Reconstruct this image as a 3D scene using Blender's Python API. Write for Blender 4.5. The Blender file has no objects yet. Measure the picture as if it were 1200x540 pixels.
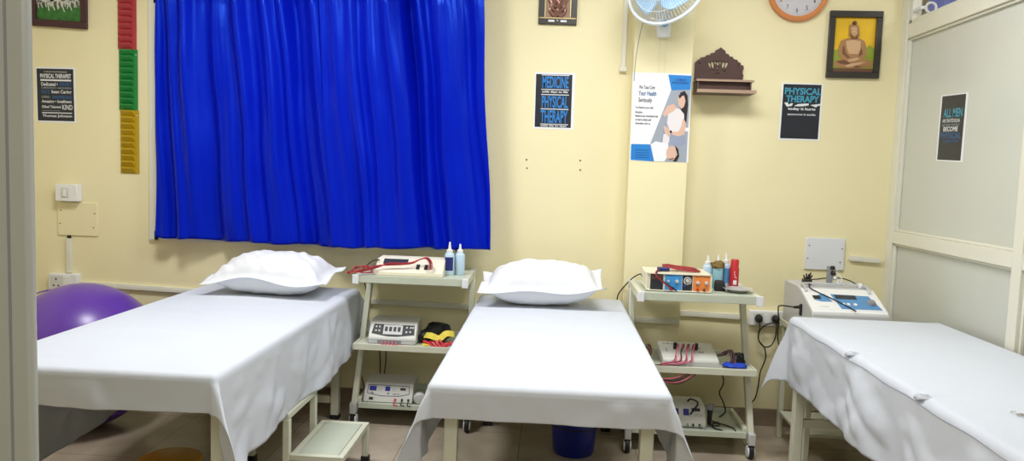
import bpy, bmesh, math, random
from mathutils import Vector, Matrix, noise
random.seed(7)
S = bpy.context.scene
COL = S.collection
PI = math.pi
V = Vector

# ---------------------------------------------------------------- camera, light, exposure
FPX, CAMH = 881.0, 1.42
YAW, PITCH, ROLL = math.radians(2.95), math.radians(4.55), math.radians(1.95)
CM = Matrix.Rotation(YAW, 3, 'Z') @ Matrix.Rotation(math.radians(90) - PITCH, 3, 'X') @ Matrix.Rotation(ROLL, 3, 'Z')
cam_d = bpy.data.cameras.new('camera'); cam = bpy.data.objects.new('camera', cam_d); COL.objects.link(cam)
cam.matrix_world = Matrix.Translation((0, 0, CAMH)) @ CM.to_4x4()
cam_d.sensor_fit = 'HORIZONTAL'; cam_d.sensor_width = 36.0; cam_d.lens = 36.0 * FPX / 1200.0
cam_d.clip_start = 0.05
S.camera = cam
S.view_settings.view_transform = 'Standard'; S.view_settings.look = 'None'
S.view_settings.exposure = 0.0; S.view_settings.gamma = 1.0; S.view_settings.use_curve_mapping = False
W_ = bpy.data.worlds.new('world'); S.world = W_; W_.use_nodes = True
W_.node_tree.nodes['Background'].inputs[0].default_value = (0.85, 0.92, 1, 1)
W_.node_tree.nodes['Background'].inputs[1].default_value = 0.25
def area(name, loc, rot, sx, sy, power, col=(1, 1, 1)):
    l = bpy.data.lights.new(name, 'AREA'); l.shape = 'RECTANGLE'; l.size = sx; l.size_y = sy
    l.energy = power; l.color = col
    o = bpy.data.objects.new(name, l); COL.objects.link(o); o.location = loc; o.rotation_euler = rot
    return o
area('ceiling_or_fill_light', (-1.5, 2.9, 2.93), (0, 0, 0), 0.6, 0.4, 41, (0.97, 0.98, 1))
area('ceiling_or_fill_light', (0.5, 2.75, 2.93), (0, 0, 0), 1.2, 0.5, 45, (0.97, 0.98, 1))
area('ceiling_or_fill_light', (0.2, -0.6, 2.93), (0, 0, 0), 1.2, 1.2, 36, (0.97, 0.98, 1))  # added fill light behind the camera, not a known ceiling fixture
area('ceiling_or_fill_light', (2.7, 3.0, 2.93), (0, 0, 0), 0.5, 0.5, 22, (0.97, 0.98, 1))  # unseen lamp added to brighten the space beyond the partition glass

def at(px, py, x=None, y=None, z=None):
    d = CM @ V(((px - 600) / FPX, -(py - 270) / FPX, -1))
    c = V((0, 0, CAMH))
    if x is not None: t = (x - c.x) / d.x
    elif y is not None: t = (y - c.y) / d.y
    else: t = (z - c.z) / d.z
    return c + d * t

# ---------------------------------------------------------------- materials
def lin(c):
    c = c / 255.0
    return c / 12.92 if c <= 0.04045 else ((c + 0.055) / 1.055) ** 2.4
def rgb(r, g, b): return (lin(r), lin(g), lin(b), 1)
def mat(name, col, rough=0.5, metal=0.0, bump=0.0, bscale=60.0, vary=0.0, vscale=6.0, spec=0.5, coat=0.0, sheen=0.0):
    m = bpy.data.materials.new(name); m.use_nodes = True
    nt = m.node_tree; b = nt.nodes['Principled BSDF']
    b.inputs['Base Color'].default_value = col; b.inputs['Roughness'].default_value = rough
    b.inputs['Metallic'].default_value = metal; b.inputs['Specular IOR Level'].default_value = spec
    b.inputs['Coat Weight'].default_value = coat; b.inputs['Sheen Weight'].default_value = sheen
    tc = nt.nodes.new('ShaderNodeTexCoord')
    n = nt.nodes.new('ShaderNodeTexNoise'); n.inputs['Scale'].default_value = vscale; n.inputs['Detail'].default_value = 4
    nt.links.new(tc.outputs['Object'], n.inputs['Vector'])
    mx = nt.nodes.new('ShaderNodeMixRGB'); mx.blend_type = 'MULTIPLY'; mx.inputs[0].default_value = 1
    mx.inputs[1].default_value = col
    cr = nt.nodes.new('ShaderNodeValToRGB')
    k = 1 - max(vary, 0.02)
    cr.color_ramp.elements[0].color = (k, k, k, 1); cr.color_ramp.elements[1].color = (1, 1, 1, 1)
    cr.color_ramp.elements[0].position = .3; cr.color_ramp.elements[1].position = .7
    nt.links.new(n.outputs['Fac'], cr.inputs[0]); nt.links.new(cr.outputs[0], mx.inputs[2])
    nt.links.new(mx.outputs[0], b.inputs['Base Color'])
    if bump:
        n2 = nt.nodes.new('ShaderNodeTexNoise'); n2.inputs['Scale'].default_value = bscale; n2.inputs['Detail'].default_value = 5
        nt.links.new(tc.outputs['Object'], n2.inputs['Vector'])
        bp = nt.nodes.new('ShaderNodeBump'); bp.inputs['Strength'].default_value = bump; bp.inputs['Distance'].default_value = .01
        nt.links.new(n2.outputs['Fac'], bp.inputs['Height']); nt.links.new(bp.outputs[0], b.inputs['Normal'])
    return m
M = {}
M['wall'] = mat('cream_wall_paint', rgb(241, 231, 187), .55, bump=.06, bscale=25, vary=.03, vscale=1.5)
M['ceiling'] = mat('white_ceiling_paint', rgb(235, 235, 230), .8)
M['skirt'] = mat('brown_skirting_tile', rgb(150, 132, 112), .3, vary=.25, vscale=12)
M['alu'] = mat('cream_powder_coated_aluminium', rgb(228, 226, 210), .35)
M['panel'] = mat('pale_grey_board', rgb(206, 208, 198), .28, vary=.03, vscale=2)
M['doorgrey'] = mat('grey_door_board', rgb(178, 180, 172), .4, vary=.05, vscale=3)
M['sheet'] = mat('white_cotton', rgb(209, 214, 222), .85, bump=.25, bscale=11, vary=.02, vscale=4, sheen=0)
M['seam'] = mat('sheet_seam_grey', rgb(176, 180, 190), .8)
M['pillow'] = mat('white_pillow_cotton', rgb(228, 230, 234), .85, bump=.22, bscale=16)
M['rexine'] = mat('dark_green_rexine', rgb(60, 74, 66), .4)
M['steel'] = mat('cream_enamelled_steel', rgb(216, 217, 196), .35, vary=.05, vscale=9)
M['tray'] = mat('pale_green_enamel', rgb(196, 203, 184), .4, vary=.06, vscale=9)
M['capw'] = mat('white_plastic_cap', rgb(226, 228, 232), .35)
M['white'] = mat('white_plastic', rgb(236, 236, 234), .35)
M['dullwhite'] = mat('off_white_plastic', rgb(214, 214, 206), .4)
M['cream'] = mat('cream_plastic', rgb(236, 230, 206), .4)
M['ltgrey'] = mat('light_grey_plastic', rgb(198, 198, 196), .4)
M['grey'] = mat('grey_plastic', rgb(140, 142, 145), .4)
M['dgrey'] = mat('dark_grey_plastic', rgb(42, 46, 56), .4)
M['black'] = mat('black_rubber', rgb(22, 22, 24), .5)
M['chrome'] = mat('brushed_steel', rgb(215, 217, 220), .38, metal=.6, vary=.05)
M['brass'] = mat('worn_brass', rgb(190, 170, 120), .35, metal=.6)
M['red'] = mat('red_plastic', rgb(196, 40, 48), .4)
M['pink'] = mat('pink_insulation', rgb(222, 104, 128), .45)
M['redwire'] = mat('red_insulation', rgb(178, 44, 52), .4)
M['orange'] = mat('orange_panel', rgb(236, 140, 70), .4)
M['bluepanel'] = mat('blue_panel', rgb(66, 150, 214), .4)
M['steelblue'] = mat('steel_blue_panel', rgb(86, 142, 192), .35)
M['navy'] = mat('navy_plastic', rgb(28, 38, 110), .4)
M['lcd'] = mat('lcd_blue', rgb(44, 52, 150), .25)
M['bucket'] = mat('dark_blue_bucket_plastic', rgb(18, 34, 132), .3)
M['bagblue'] = mat('blue_cloth', rgb(30, 70, 190), .7)
M['yellow'] = mat('yellow_strap', rgb(226, 206, 70), .6)
M['yelstool'] = mat('orange_yellow_plastic', rgb(250, 178, 22), .4)
M['ladR'] = mat('red_ladder_plastic', rgb(178, 58, 66), .35)
M['ladG'] = mat('green_ladder_plastic', rgb(28, 134, 62), .35)
M['ladY'] = mat('mustard_ladder_plastic', rgb(186, 154, 22), .35)
M['bottle'] = mat('pale_blue_gel_bottle', rgb(190, 214, 232), .25)
M['teal'] = mat('pale_teal_gel_bottle', rgb(150, 196, 206), .3)
M['brown'] = mat('brown_cloth', rgb(138, 112, 56), .8, vary=.3, vscale=60)
M['wood'] = mat('dark_brown_laminate', rgb(88, 62, 58), .4, vary=.1)
M['woodedge'] = mat('pale_wood_edge', rgb(176, 148, 126), .5, vary=.1)
M['frameb'] = mat('dark_maroon_frame', rgb(70, 38, 44), .35)
M['frameblk'] = mat('black_brown_frame', rgb(50, 46, 40), .35)
M['postblk'] = mat('charcoal_poster_paper', rgb(30, 35, 46), .3)
M['postpaper'] = mat('white_poster_paper', rgb(238, 240, 244), .3)
M['pblue'] = mat('bright_blue_print', rgb(40, 132, 210), .35)
M['pcyan'] = mat('cyan_print', rgb(66, 158, 186), .35)
M['pwhite'] = mat('white_print', rgb(228, 230, 232), .4)
M['pdim'] = mat('dim_grey_print', rgb(160, 166, 172), .4)
M['pdblue'] = mat('muted_blue_print', rgb(48, 96, 150), .4)
M['pink2'] = mat('bronze_relief', rgb(150, 110, 98), .3, metal=.5)
M['skin'] = mat('printed_skin', rgb(222, 184, 164), .4)
M['hairp'] = mat('printed_black_hair', rgb(40, 32, 34), .4)
M['greyp'] = mat('printed_grey_background', rgb(160, 168, 180), .4)
M['clothw'] = mat('printed_white_cloth', rgb(232, 226, 228), .4)
M['trous'] = mat('printed_blue_grey_cloth', rgb(150, 160, 184), .4)
M['buddy'] = mat('printed_yellow_ground', rgb(236, 190, 30), .3, vary=.2, vscale=9)
M['budg'] = mat('printed_green_ground', rgb(150, 166, 50), .3, vary=.2, vscale=9)
M['bgold'] = mat('printed_bronze', rgb(168, 124, 82), .3)
M['bgold2'] = mat('printed_bronze_highlight', rgb(206, 168, 128), .3)
M['bgold3'] = mat('printed_bronze_dark', rgb(112, 76, 52), .3)
M['grass'] = mat('painted_grass', rgb(60, 128, 58), .4, vary=.5, vscale=30)
M['pbrown'] = mat('painted_brown_haze', rgb(120, 120, 104), .4, vary=.4, vscale=24)
M['horse'] = mat('painted_white_horse', rgb(214, 216, 204), .4, vary=.15, vscale=40)
M['clockrim'] = mat('orange_wood_rim', rgb(222, 142, 84), .35, vary=.12, vscale=8)
M['clockface'] = mat('white_dial', rgb(232, 232, 240), .4)
M['fanblue'] = mat('pale_blue_fan_plastic', rgb(160, 200, 232), .3)
M['fanmid'] = mat('mid_blue_plastic', rgb(96, 160, 214), .3)
M['wire'] = mat('white_coated_wire', rgb(222, 230, 238), .3)
M['stain'] = mat('brown_ink_mark', rgb(150, 142, 120), .8)
# glossy purple vinyl
M['ball'] = mat('purple_vinyl', rgb(98, 60, 158), .3, bump=.02, bscale=200, spec=.5)
# satin
m = mat('royal_blue_satin', rgb(4, 22, 178), .33, bump=.06, bscale=40); M['satin'] = m
b = m.node_tree.nodes['Principled BSDF']
b.inputs['Specular Tint'].default_value = rgb(70, 130, 255); b.inputs['Specular IOR Level'].default_value = .9
b.inputs['Anisotropic'].default_value = .4
M['satin2'] = mat('far_room_blue_cloth', rgb(70, 90, 190), .7)
def glassmat():
    m = bpy.data.materials.new('clear_window_glass'); m.use_nodes = True
    nt = m.node_tree; nt.nodes.clear()
    o = nt.nodes.new('ShaderNodeOutputMaterial'); mx = nt.nodes.new('ShaderNodeMixShader')
    t = nt.nodes.new('ShaderNodeBsdfTransparent'); g = nt.nodes.new('ShaderNodeBsdfGlossy'); g.inputs['Roughness'].default_value = .03
    mx.inputs[0].default_value = .09
    nt.links.new(t.outputs[0], mx.inputs[1]); nt.links.new(g.outputs[0], mx.inputs[2]); nt.links.new(mx.outputs[0], o.inputs[0])
    return m
M['glass'] = glassmat()
def floormat():
    m = bpy.data.materials.new('beige_vitrified_floor_tiles'); m.use_nodes = True
    nt = m.node_tree; b = nt.nodes['Principled BSDF']; b.inputs['Roughness'].default_value = .22
    tc = nt.nodes.new('ShaderNodeTexCoord'); br = nt.nodes.new('ShaderNodeTexBrick')
    mp = nt.nodes.new('ShaderNodeMapping'); mp.inputs['Location'].default_value = (.12, .22, 0)
    nt.links.new(tc.outputs['Object'], mp.inputs[0]); nt.links.new(mp.outputs[0], br.inputs['Vector'])
    br.offset = 0; br.inputs['Scale'].default_value = 1; br.inputs['Brick Width'].default_value = .6; br.inputs['Row Height'].default_value = .6
    br.inputs['Mortar Size'].default_value = .002; br.inputs['Mortar Smooth'].default_value = .3
    br.inputs['Color1'].default_value = rgb(190, 176, 158); br.inputs['Color2'].default_value = rgb(184, 170, 150); br.inputs['Mortar'].default_value = rgb(120, 108, 92)
    n = nt.nodes.new('ShaderNodeTexNoise'); n.inputs['Scale'].default_value = 5; n.inputs['Detail'].default_value = 6
    nt.links.new(tc.outputs['Object'], n.inputs[0])
    cr = nt.nodes.new('ShaderNodeValToRGB'); cr.color_ramp.elements[0].color = (.8, .78, .76, 1); cr.color_ramp.elements[0].position = .35; cr.color_ramp.elements[1].position = .65
    nt.links.new(n.outputs['Fac'], cr.inputs[0])
    mx = nt.nodes.new('ShaderNodeMixRGB'); mx.blend_type = 'MULTIPLY'; mx.inputs[0].default_value = 1
    nt.links.new(br.outputs['Color'], mx.inputs[1]); nt.links.new(cr.outputs[0], mx.inputs[2]); nt.links.new(mx.outputs[0], b.inputs['Base Color'])
    return m
M['floor'] = floormat()

# ---------------------------------------------------------------- object helpers
WM = {}
def props(o, label=None, cat=None, group=None, kind=None):
    if label: o['label'] = label
    if cat: o['category'] = cat
    if group: o['group'] = group
    if kind: o['kind'] = kind
    return o
def thing(name, label, cat, loc=(0, 0, 0), rz=0.0, group=None):
    o = bpy.data.objects.new(name, None); COL.objects.link(o)
    o.location = loc; o.rotation_euler = (0, 0, rz); o.empty_display_size = .05
    WM[o.name] = Matrix.Translation(V(loc)) @ Matrix.Rotation(rz, 4, 'Z')
    return props(o, label, cat, group)
class Frame:
    """a flat patch: origin, full-extent right vector, full-extent up vector, outward normal"""
    def __init__(s, O, U, Vv):
        s.O, s.U, s.V = V(O), V(U), V(Vv); s.N = s.U.cross(s.V).normalized()
    def p(s, u, v, t=0): return s.O + s.U * u + s.V * v + s.N * t
def frame_px(bl, br, tl, **k):
    O = at(*bl, **k); return Frame(O, at(*br, **k) - O, at(*tl, **k) - O)
class MB:
    def __init__(s): s.v = []; s.f = []; s.m = []; s.mats = []
    def mi(s, m):
        if m is None: return 0
        if m not in s.mats: s.mats.append(m)
        return s.mats.index(m)
    def add(s, vs, fs, m=None):
        k = len(s.v); i = s.mi(m)
        s.v += [V(q) for q in vs]
        for f in fs: s.f.append([k + j for j in f]); s.m.append(i)
        return s
    def box(s, x0, x1, y0, y1, z0, z1, m=None):
        vs = [(x, y, z) for z in (z0, z1) for y in (y0, y1) for x in (x0, x1)]
        return s.add(vs, [(0, 2, 3, 1), (4, 5, 7, 6), (0, 1, 5, 4), (2, 6, 7, 3), (0, 4, 6, 2), (1, 3, 7, 5)], m)
    def bar(s, a, b, w, h, m=None, up=(0, 0, 1)):
        a, b = V(a), V(b); d = (b - a).normalized(); x = d.cross(V(up))
        if x.length < 1e-4: x = d.cross(V((0, 1, 0)))
        x.normalize(); z = x.cross(d).normalized()
        vs = [p + x * (sx * w / 2) + z * (sz * h / 2) for p in (a, b) for sx, sz in ((-1, -1), (1, -1), (1, 1), (-1, 1))]
        return s.add(vs, [(3, 2, 1, 0), (4, 5, 6, 7), (0, 1, 5, 4), (1, 2, 6, 5), (2, 3, 7, 6), (3, 0, 4, 7)], m)
    def tube(s, pts, r, n=8, m=None, close=False):
        pts = [V(p) for p in pts]; vs = []; N = len(pts); x = None
        for i, p in enumerate(pts):
            if close: d = pts[(i + 1) % N] - pts[i - 1]
            else: d = pts[min(i + 1, N - 1)] - pts[max(i - 1, 0)]
            d.normalize()
            if x is None:
                x = d.cross(V((0, 0, 1)))
                if x.length < .1: x = d.cross(V((0, 1, 0)))
            x = (x - d * x.dot(d)).normalized(); y = d.cross(x)
            rr = r[i] if isinstance(r, (list, tuple)) else r
            for k in range(n):
                a = 2 * PI * k / n; vs.append(p + (x * math.cos(a) + y * math.sin(a)) * rr)
        fs = []
        for i in range(N if close else N - 1):
            j = (i + 1) % N
            for k in range(n): fs.append((i * n + k, i * n + (k + 1) % n, j * n + (k + 1) % n, j * n + k))
        if not close: fs += [tuple(range(n))[::-1], tuple((N - 1) * n + k for k in range(n))]
        return s.add(vs, fs, m)
    def lathe(s, prof, c=(0, 0, 0), n=24, m=None, axis=None, sx=1, sy=1):
        A = Matrix.Identity(3) if axis is None else V((0, 0, 1)).rotation_difference(V(axis)).to_matrix()
        vs = []; c = V(c)
        for r, z in prof:
            for k in range(n):
                a = 2 * PI * k / n; vs.append(c + A @ V((r * sx * math.cos(a), r * sy * math.sin(a), z)))
        fs = []
        for i in range(len(prof) - 1):
            for k in range(n): fs.append((i * n + k, i * n + (k + 1) % n, (i + 1) * n + (k + 1) % n, (i + 1) * n + k))
        if prof[0][0] > 1e-6: fs.append(tuple(range(n))[::-1])
        if prof[-1][0] > 1e-6: fs.append(tuple((len(prof) - 1) * n + k for k in range(n)))
        return s.add(vs, fs, m)
    def ball(s, c, rx, ry=None, rz=None, n=20, m=None):
        ry = ry or rx; rz = rz or rx; c = V(c); h = n // 2; vs = [c + V((0, 0, -rz))]; fs = []
        for i in range(1, h):
            a = -PI / 2 + PI * i / h
            for k in range(n):
                q = 2 * PI * k / n; vs.append(c + V((rx * math.cos(a) * math.cos(q), ry * math.cos(a) * math.sin(q), rz * math.sin(a))))
        vs.append(c + V((0, 0, rz)))
        for k in range(n): fs.append((0, 1 + (k + 1) % n, 1 + k))
        for i in range(h - 2):
            for k in range(n): fs.append((1 + i * n + k, 1 + i * n + (k + 1) % n, 1 + (i + 1) * n + (k + 1) % n, 1 + (i + 1) * n + k))
        t = len(vs) - 1; q = 1 + (h - 2) * n
        for k in range(n): fs.append((q + k, q + (k + 1) % n, t))
        return s.add(vs, fs, m)
    def torus(s, c, R, r, axis=(0, 1, 0), n=32, k=8, m=None):
        A = V((0, 0, 1)).rotation_difference(V(axis)).to_matrix()
        return s.tube([V(c) + A @ V((R * math.cos(2 * PI * i / n), R * math.sin(2 * PI * i / n), 0)) for i in range(n)], r, k, m, True)
    def prism_x(s, prof, x0, x1, m=None):   # prof: (y,z) loop
        n = len(prof); vs = [(x0, y, z) for y, z in prof] + [(x1, y, z) for y, z in prof]
        fs = [tuple(range(n)), tuple(range(2 * n - 1, n - 1, -1))] + [(i, i + n, (i + 1) % n + n, (i + 1) % n) for i in range(n)]
        return s.add(vs, fs, m)
    def pf(s, F, pts, t0, t1, m=None):      # polygon slab on a frame
        n = len(pts); vs = [F.p(u, v, t0) for u, v in pts] + [F.p(u, v, t1) for u, v in pts]
        ar = sum(pts[i][0] * pts[(i + 1) % n][1] - pts[(i + 1) % n][0] * pts[i][1] for i in range(n))
        top = tuple(range(n, 2 * n)); bot = tuple(range(n))[::-1]; sd = [(i, (i + 1) % n, (i + 1) % n + n, i + n) for i in range(n)]
        fs = [top, bot] + sd
        if ar < 0: fs = [f[::-1] for f in fs]
        return s.add(vs, fs, m)
    def slab(s, F, u0, v0, u1, v1, t0, t1, m=None): return s.pf(F, [(u0, v0), (u1, v0), (u1, v1), (u0, v1)], t0, t1, m)
    def disc(s, F, u, v, ru, rv, t0, t1, m=None, n=20): return s.pf(F, [(u + ru * math.cos(2 * PI * k / n), v + rv * math.sin(2 * PI * k / n)) for k in range(n)], t0, t1, m)
    def text(s, F, txt, u0, v0, u1, v1, t=.0006, m=None, bold=.012, shear=0.0):
        c = bpy.data.curves.new('t', 'FONT'); c.body = txt; c.offset = bold; c.shear = shear; c.resolution_u = 3
        o = bpy.data.objects.new('t', c); me = bpy.data.meshes.new_from_object(o)
        xs = [q.co.x for q in me.vertices]; ys = [q.co.y for q in me.vertices]
        ax, bx, ay, by = min(xs), max(xs), min(ys), max(ys)
        vs = [F.p(u0 + (q.co.x - ax) / (bx - ax) * (u1 - u0), v0 + (q.co.y - ay) / (by - ay) * (v1 - v0), t) for q in me.vertices]
        s.add(vs, [tuple(p.vertices) for p in me.polygons], m)
        bpy.data.objects.remove(o); bpy.data.curves.remove(c); bpy.data.meshes.remove(me)
        return s
    def build(s, name, m, parent=None, world=True, bevel=0.0, sharp=35, label=None, solid=0.0, recalc=True, seg=2):
        me = bpy.data.meshes.new(name)
        mats = s.mats if s.mats else [m]
        if s.mats and m is not None and m not in s.mats: pass
        vs = s.v; wm = None
        if parent is not None:
            wm = WM[parent.name]
            if world:
                inv = wm.inverted(); vs = [inv @ q for q in vs]
        me.from_pydata([tuple(q) for q in vs], [], [tuple(f) for f in s.f])
        for mm in mats: me.materials.append(M[mm] if isinstance(mm, str) else mm)
        me.polygons.foreach_set('material_index', s.m)
        if recalc:
            bm = bmesh.new(); bm.from_mesh(me); bmesh.ops.recalc_face_normals(bm, faces=bm.faces); bm.to_mesh(me); bm.free()
        me.shade_smooth(); me.set_sharp_from_angle(angle=math.radians(sharp)); me.update()
        o = bpy.data.objects.new(name, me); COL.objects.link(o)
        if parent is not None:
            o.parent = parent; WM[o.name] = wm
        else: WM[o.name] = Matrix.Identity(4)
        if solid:
            q = o.modifiers.new('solid', 'SOLIDIFY'); q.thickness = solid; q.offset = 0
        if bevel:
            q = o.modifiers.new('bevel', 'BEVEL'); q.width = bevel; q.segments = seg; q.limit_method = 'ANGLE'; q.angle_limit = math.radians(35)
        if label: o['label'] = label
        return o
def struct(name, mb, m, bevel=0, parent=None, **k):
    o = mb.build(name, m, parent, bevel=bevel, **k)
    if parent is None: o['kind'] = 'structure'
    return o
def smooth(pts, k=8):
    pts = [V(p) for p in pts]; out = []
    P = [pts[0]] + pts + [pts[-1]]
    for i in range(1, len(P) - 2):
        a, b, c, d = P[i - 1], P[i], P[i + 1], P[i + 2]
        for j in range(k):
            t = j / k
            out.append(.5 * ((2 * b) + (c - a) * t + (2 * a - 5 * b + 4 * c - d) * t * t + (3 * b - a - 3 * c + d) * t ** 3))
    out.append(pts[-1]); return out
def pxs(l): return [at(a, b_, y=y) for a, b_, y in l]
def copy_tree(o, parent=None):
    c = o.copy(); COL.objects.link(c)
    if parent is not None: c.parent = parent
    for ch in list(o.children): copy_tree(ch, c)
    return c

# ================================================================ the room
WY = 4.33
struct('floor', MB().box(-3.2, 3.6, -2.6, WY, -.05, 0), 'floor')
struct('ceiling', MB().box(-3.2, 3.6, -2.6, WY, 3.0, 3.05), 'ceiling')
wb = MB()
wx0, wx1, wz0, wz1 = -2.34, -.52, 1.0, 2.34      # window opening behind the curtain
wb.box(-3.2, wx0, WY, WY + .2, 0, 3); wb.box(wx1, 3.6, WY, WY + .2, 0, 3)
wb.box(wx0, wx1, WY, WY + .2, 0, wz0); wb.box(wx0, wx1, WY, WY + .2, wz1, 3)
struct('wall_back', wb, 'wall')
struct('wall_left', MB().box(-3.3, -3.2, -2.6, WY, 0, 3), 'wall')
struct('wall_front', MB().box(-3.2, 3.6, -2.7, -2.6, 0, 3), 'wall')
struct('wall_far_right', MB().box(3.6, 3.7, -2.6, WY, 0, 3), 'wall')
# shallow pilaster
struct('trim_1', MB().box(.418, .735, 4.2, WY, 0, 3), 'wall')
struct('baseboard_back', MB().box(-3.2, .418, WY - .012, WY, 0, .1).box(.735, 1.88, WY - .012, WY, 0, .1).box(.406, .747, 4.188, 4.2, 0, .1).box(.406, .418, 4.2, WY, 0, .1).box(.735, .747, 4.2, WY, 0, .1), 'skirt', bevel=.002)
# window behind the curtain
wn = struct('window_1', MB().box(wx0 - .03, wx0 + .03, WY - .022, WY + .08, wz0 - .06, wz1 + .03).box(wx1 - .03, wx1 + .03, WY - .022, WY + .08, wz0 - .06, wz1 + .03)
       .box(wx0, wx1, WY - .022, WY + .08, wz0 - .06, wz0 + .0).box(wx0, wx1, WY - .022, WY + .08, wz1 - .03, wz1 + .03).box(-1.41, -1.35, WY, WY + .06, wz0, wz1), 'alu', bevel=.003)
MB().box(wx0, wx1, WY + .03, WY + .036, wz0, wz1).build('pane', 'glass', wn)
# the aluminium and board partition on the right
PX = 1.90
pt = MB()
pt.box(PX + .02, PX + .035, -2.6, WY, 0, 2.22)
wr = struct('wall_right', pt, 'panel')
fr = MB()
for y0, y1 in ((4.26, WY), (3.10, 3.165), (1.95, 2.015), (.8, .865)):
    fr.box(PX - .012, PX + .06, y0, y1, 0, 3.0)
for z0, z1 in ((.0, .07), (1.09, 1.158), (2.205, 2.285), (2.93, 3.0)):
    fr.box(PX - .008, PX + .056, -2.6, WY, z0, z1)
# slim glazing beads
for a, b_ in ((3.165, 4.26), (2.015, 3.10)):
    for z0, z1 in ((.07, 1.09), (1.158, 2.205)):
        fr.box(PX + .004, PX + .02, a, a + .012, z0, z1); fr.box(PX + .004, PX + .02, b_ - .012, b_, z0, z1)
        fr.box(PX + .004, PX + .02, a, b_, z0, z0 + .012); fr.box(PX + .004, PX + .02, a, b_, z1 - .012, z1)
struct('trim_2', fr, 'alu', bevel=.003)
w2 = MB()
for y0, y1 in ((3.165, 4.26), (2.015, 3.10), (.865, 1.95)):
    for q in ((y0, y0 + .02, 2.285, 2.93), (y1 - .02, y1, 2.285, 2.93), (y0, y1, 2.285, 2.305), (y0, y1, 2.91, 2.93)):
        w2.box(PX + .0, PX + .045, *q)
w2 = struct('window_2', w2, 'alu', bevel=.002)
for y0, y1 in ((3.165, 4.26), (2.015, 3.10), (.865, 1.95)):
    MB().box(PX + .022, PX + .026, y0 + .01, y1 - .01, 2.295, 2.92).build('pane', 'glass', w2)
# near door leaf at the left edge of the view
dx = at(44, 270, y=.966).x
d1 = struct('door_1', MB().box(dx - .75, dx, .95, .966, 0.01, 2.3), 'doorgrey', bevel=.006)
MB().box(dx - .030, dx - .026, .9495, .951, 0.01, 2.3).build('edge_groove', 'grey', d1)

# surface trunking on the back wall
def tag(o, label, cat, group=None): return props(o, label, cat, group)
def trunk(a, b_, z0, z1, y, label):
    mb = MB().bar((a, y - .009, z0), (b_, y - .009, z1), .018, .026)
    mb.bar((a, y - .0195, z0 - .006), (b_, y - .0195, z1 - .006), .003, .02)
    o = mb.build('cable_trunking', 'alu', None, bevel=.002); tag(o, label, 'trunking', 'cable trunking on the back wall'); return o
trunk(-2.80, -1.95, .66, .64, WY, 'white wall trunking running right from the left wall socket behind the ball')
trunk(-1.95, .405, .64, .612, WY, 'white wall trunking crossing behind the left trolley below the curtain')
trunk(.43, .735, .617, .612, 4.2, 'short white wall trunking across the projecting pilaster')
trunk(.76, 1.13, .640, .632, WY, 'white wall trunking between the pilaster and the double socket')
trunk(1.69, 1.86, .995, .985, WY, 'short thin white trunking beside the pale blank plate near the partition')
o = MB().box(.36, .385, WY - .022, WY, 2.02, 2.999).box(.352, .392, WY - .026, WY, 1.995, 2.022).build('cable_conduit', 'alu', None, bevel=.003)
tag(o, 'vertical white conduit with end cap left of the wall fan', 'conduit')
# ================================================================ curtains
def curtain(name, label, x0t, x1t, x0b, x1b, ztop, zb0, zb1, seed, yb):
    rnd = random.Random(seed)
    nu, nv = 260, 90
    comps = []
    for k in range(8):
        f = 13 + k * 8.5 + rnd.random() * 5
        comps.append((f, rnd.random() * 6.28, -f * (.035 + .05 * rnd.random()), .036 / (1 + .42 * k), rnd.random() * 6.28))
    vs = []; fs = []
    for j in range(nv + 1):
        t = j / nv
        for i in range(nu + 1):
            u = i / nu
            xa = x0t + (x0b - x0t) * t; xb = x1t + (x1b - x1t) * t
            zb = zb0 + (zb1 - zb0) * u + .004 * math.sin(u * 22 + seed)
            z = ztop + (zb - ztop) * t
            d = 0
            for f, ph, dr, am, p2 in comps:
                q = math.sin(f * u + ph + dr * (t ** 1.2) + .25 * math.sin(3 * t + p2))
                q = math.copysign(abs(q) ** 1.15, q)
                d += am * q * (1.1 - .5 * t + .3 * math.sin(2.6 * t + p2))
            n = noise.noise(V((u * 3, t * 2.2, seed))) * .035 * t
            nn = noise.noise(V((u * 9 + t * 1.5, t * 5, seed + 4))) * .010
            e = min(1, min(u, 1 - u) / .03)
            top = .45 + .55 * min(1, t / .1)
            y = yb - .035 + (d * .8 * top + n + nn) * (.35 + .65 * e)
            y = min(y, WY - .03)
            x = xa + (xb - xa) * u + .006 * math.sin(9 * t + 7 * u)
            if u < .001: x = xa + .004 * math.sin(7 * t + seed)
            vs.append((x, y, z))
    w = nu + 1
    for j in range(nv):
        for i in range(nu): fs.append((j * w + i, (j + 1) * w + i, (j + 1) * w + i + 1, j * w + i + 1))
    o = MB().add(vs, fs).build('curtain', 'satin', None, solid=.003, sharp=180, recalc=False)
    return o
cA, cB, cC, cD = at(185, 0, y=4.25).x, at(565, 0, y=4.19).x, at(183.5, 278, y=4.24), at(575, 292, y=4.18)
c1 = curtain('curtain', '', cA, -1.31, cC.x, -1.20, 2.46, cC.z, cC.z - .012, 3, 4.262)
tag(c1, 'left half of the royal blue satin curtain, hanging next to the coloured finger ladder', 'curtain', 'royal blue satin curtains')
c2 = curtain('curtain', '', -1.34, cB, -1.23, cD.x, 2.46, cD.z - .025, cD.z, 8, 4.205)
tag(c2, 'right half of the royal blue satin curtain, ending beside the blue and black medicine poster', 'curtain', 'royal blue satin curtains')
cr = thing('curtain_rod', 'thin steel curtain rod carrying the royal blue curtains above the window', 'curtain rod', (-1.37, WY, 2.425))
MB().tube([(-2.42, 4.25, 2.425), (-.36, 4.25, 2.425)], .011, 12).build('rod', 'chrome', cr)
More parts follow.
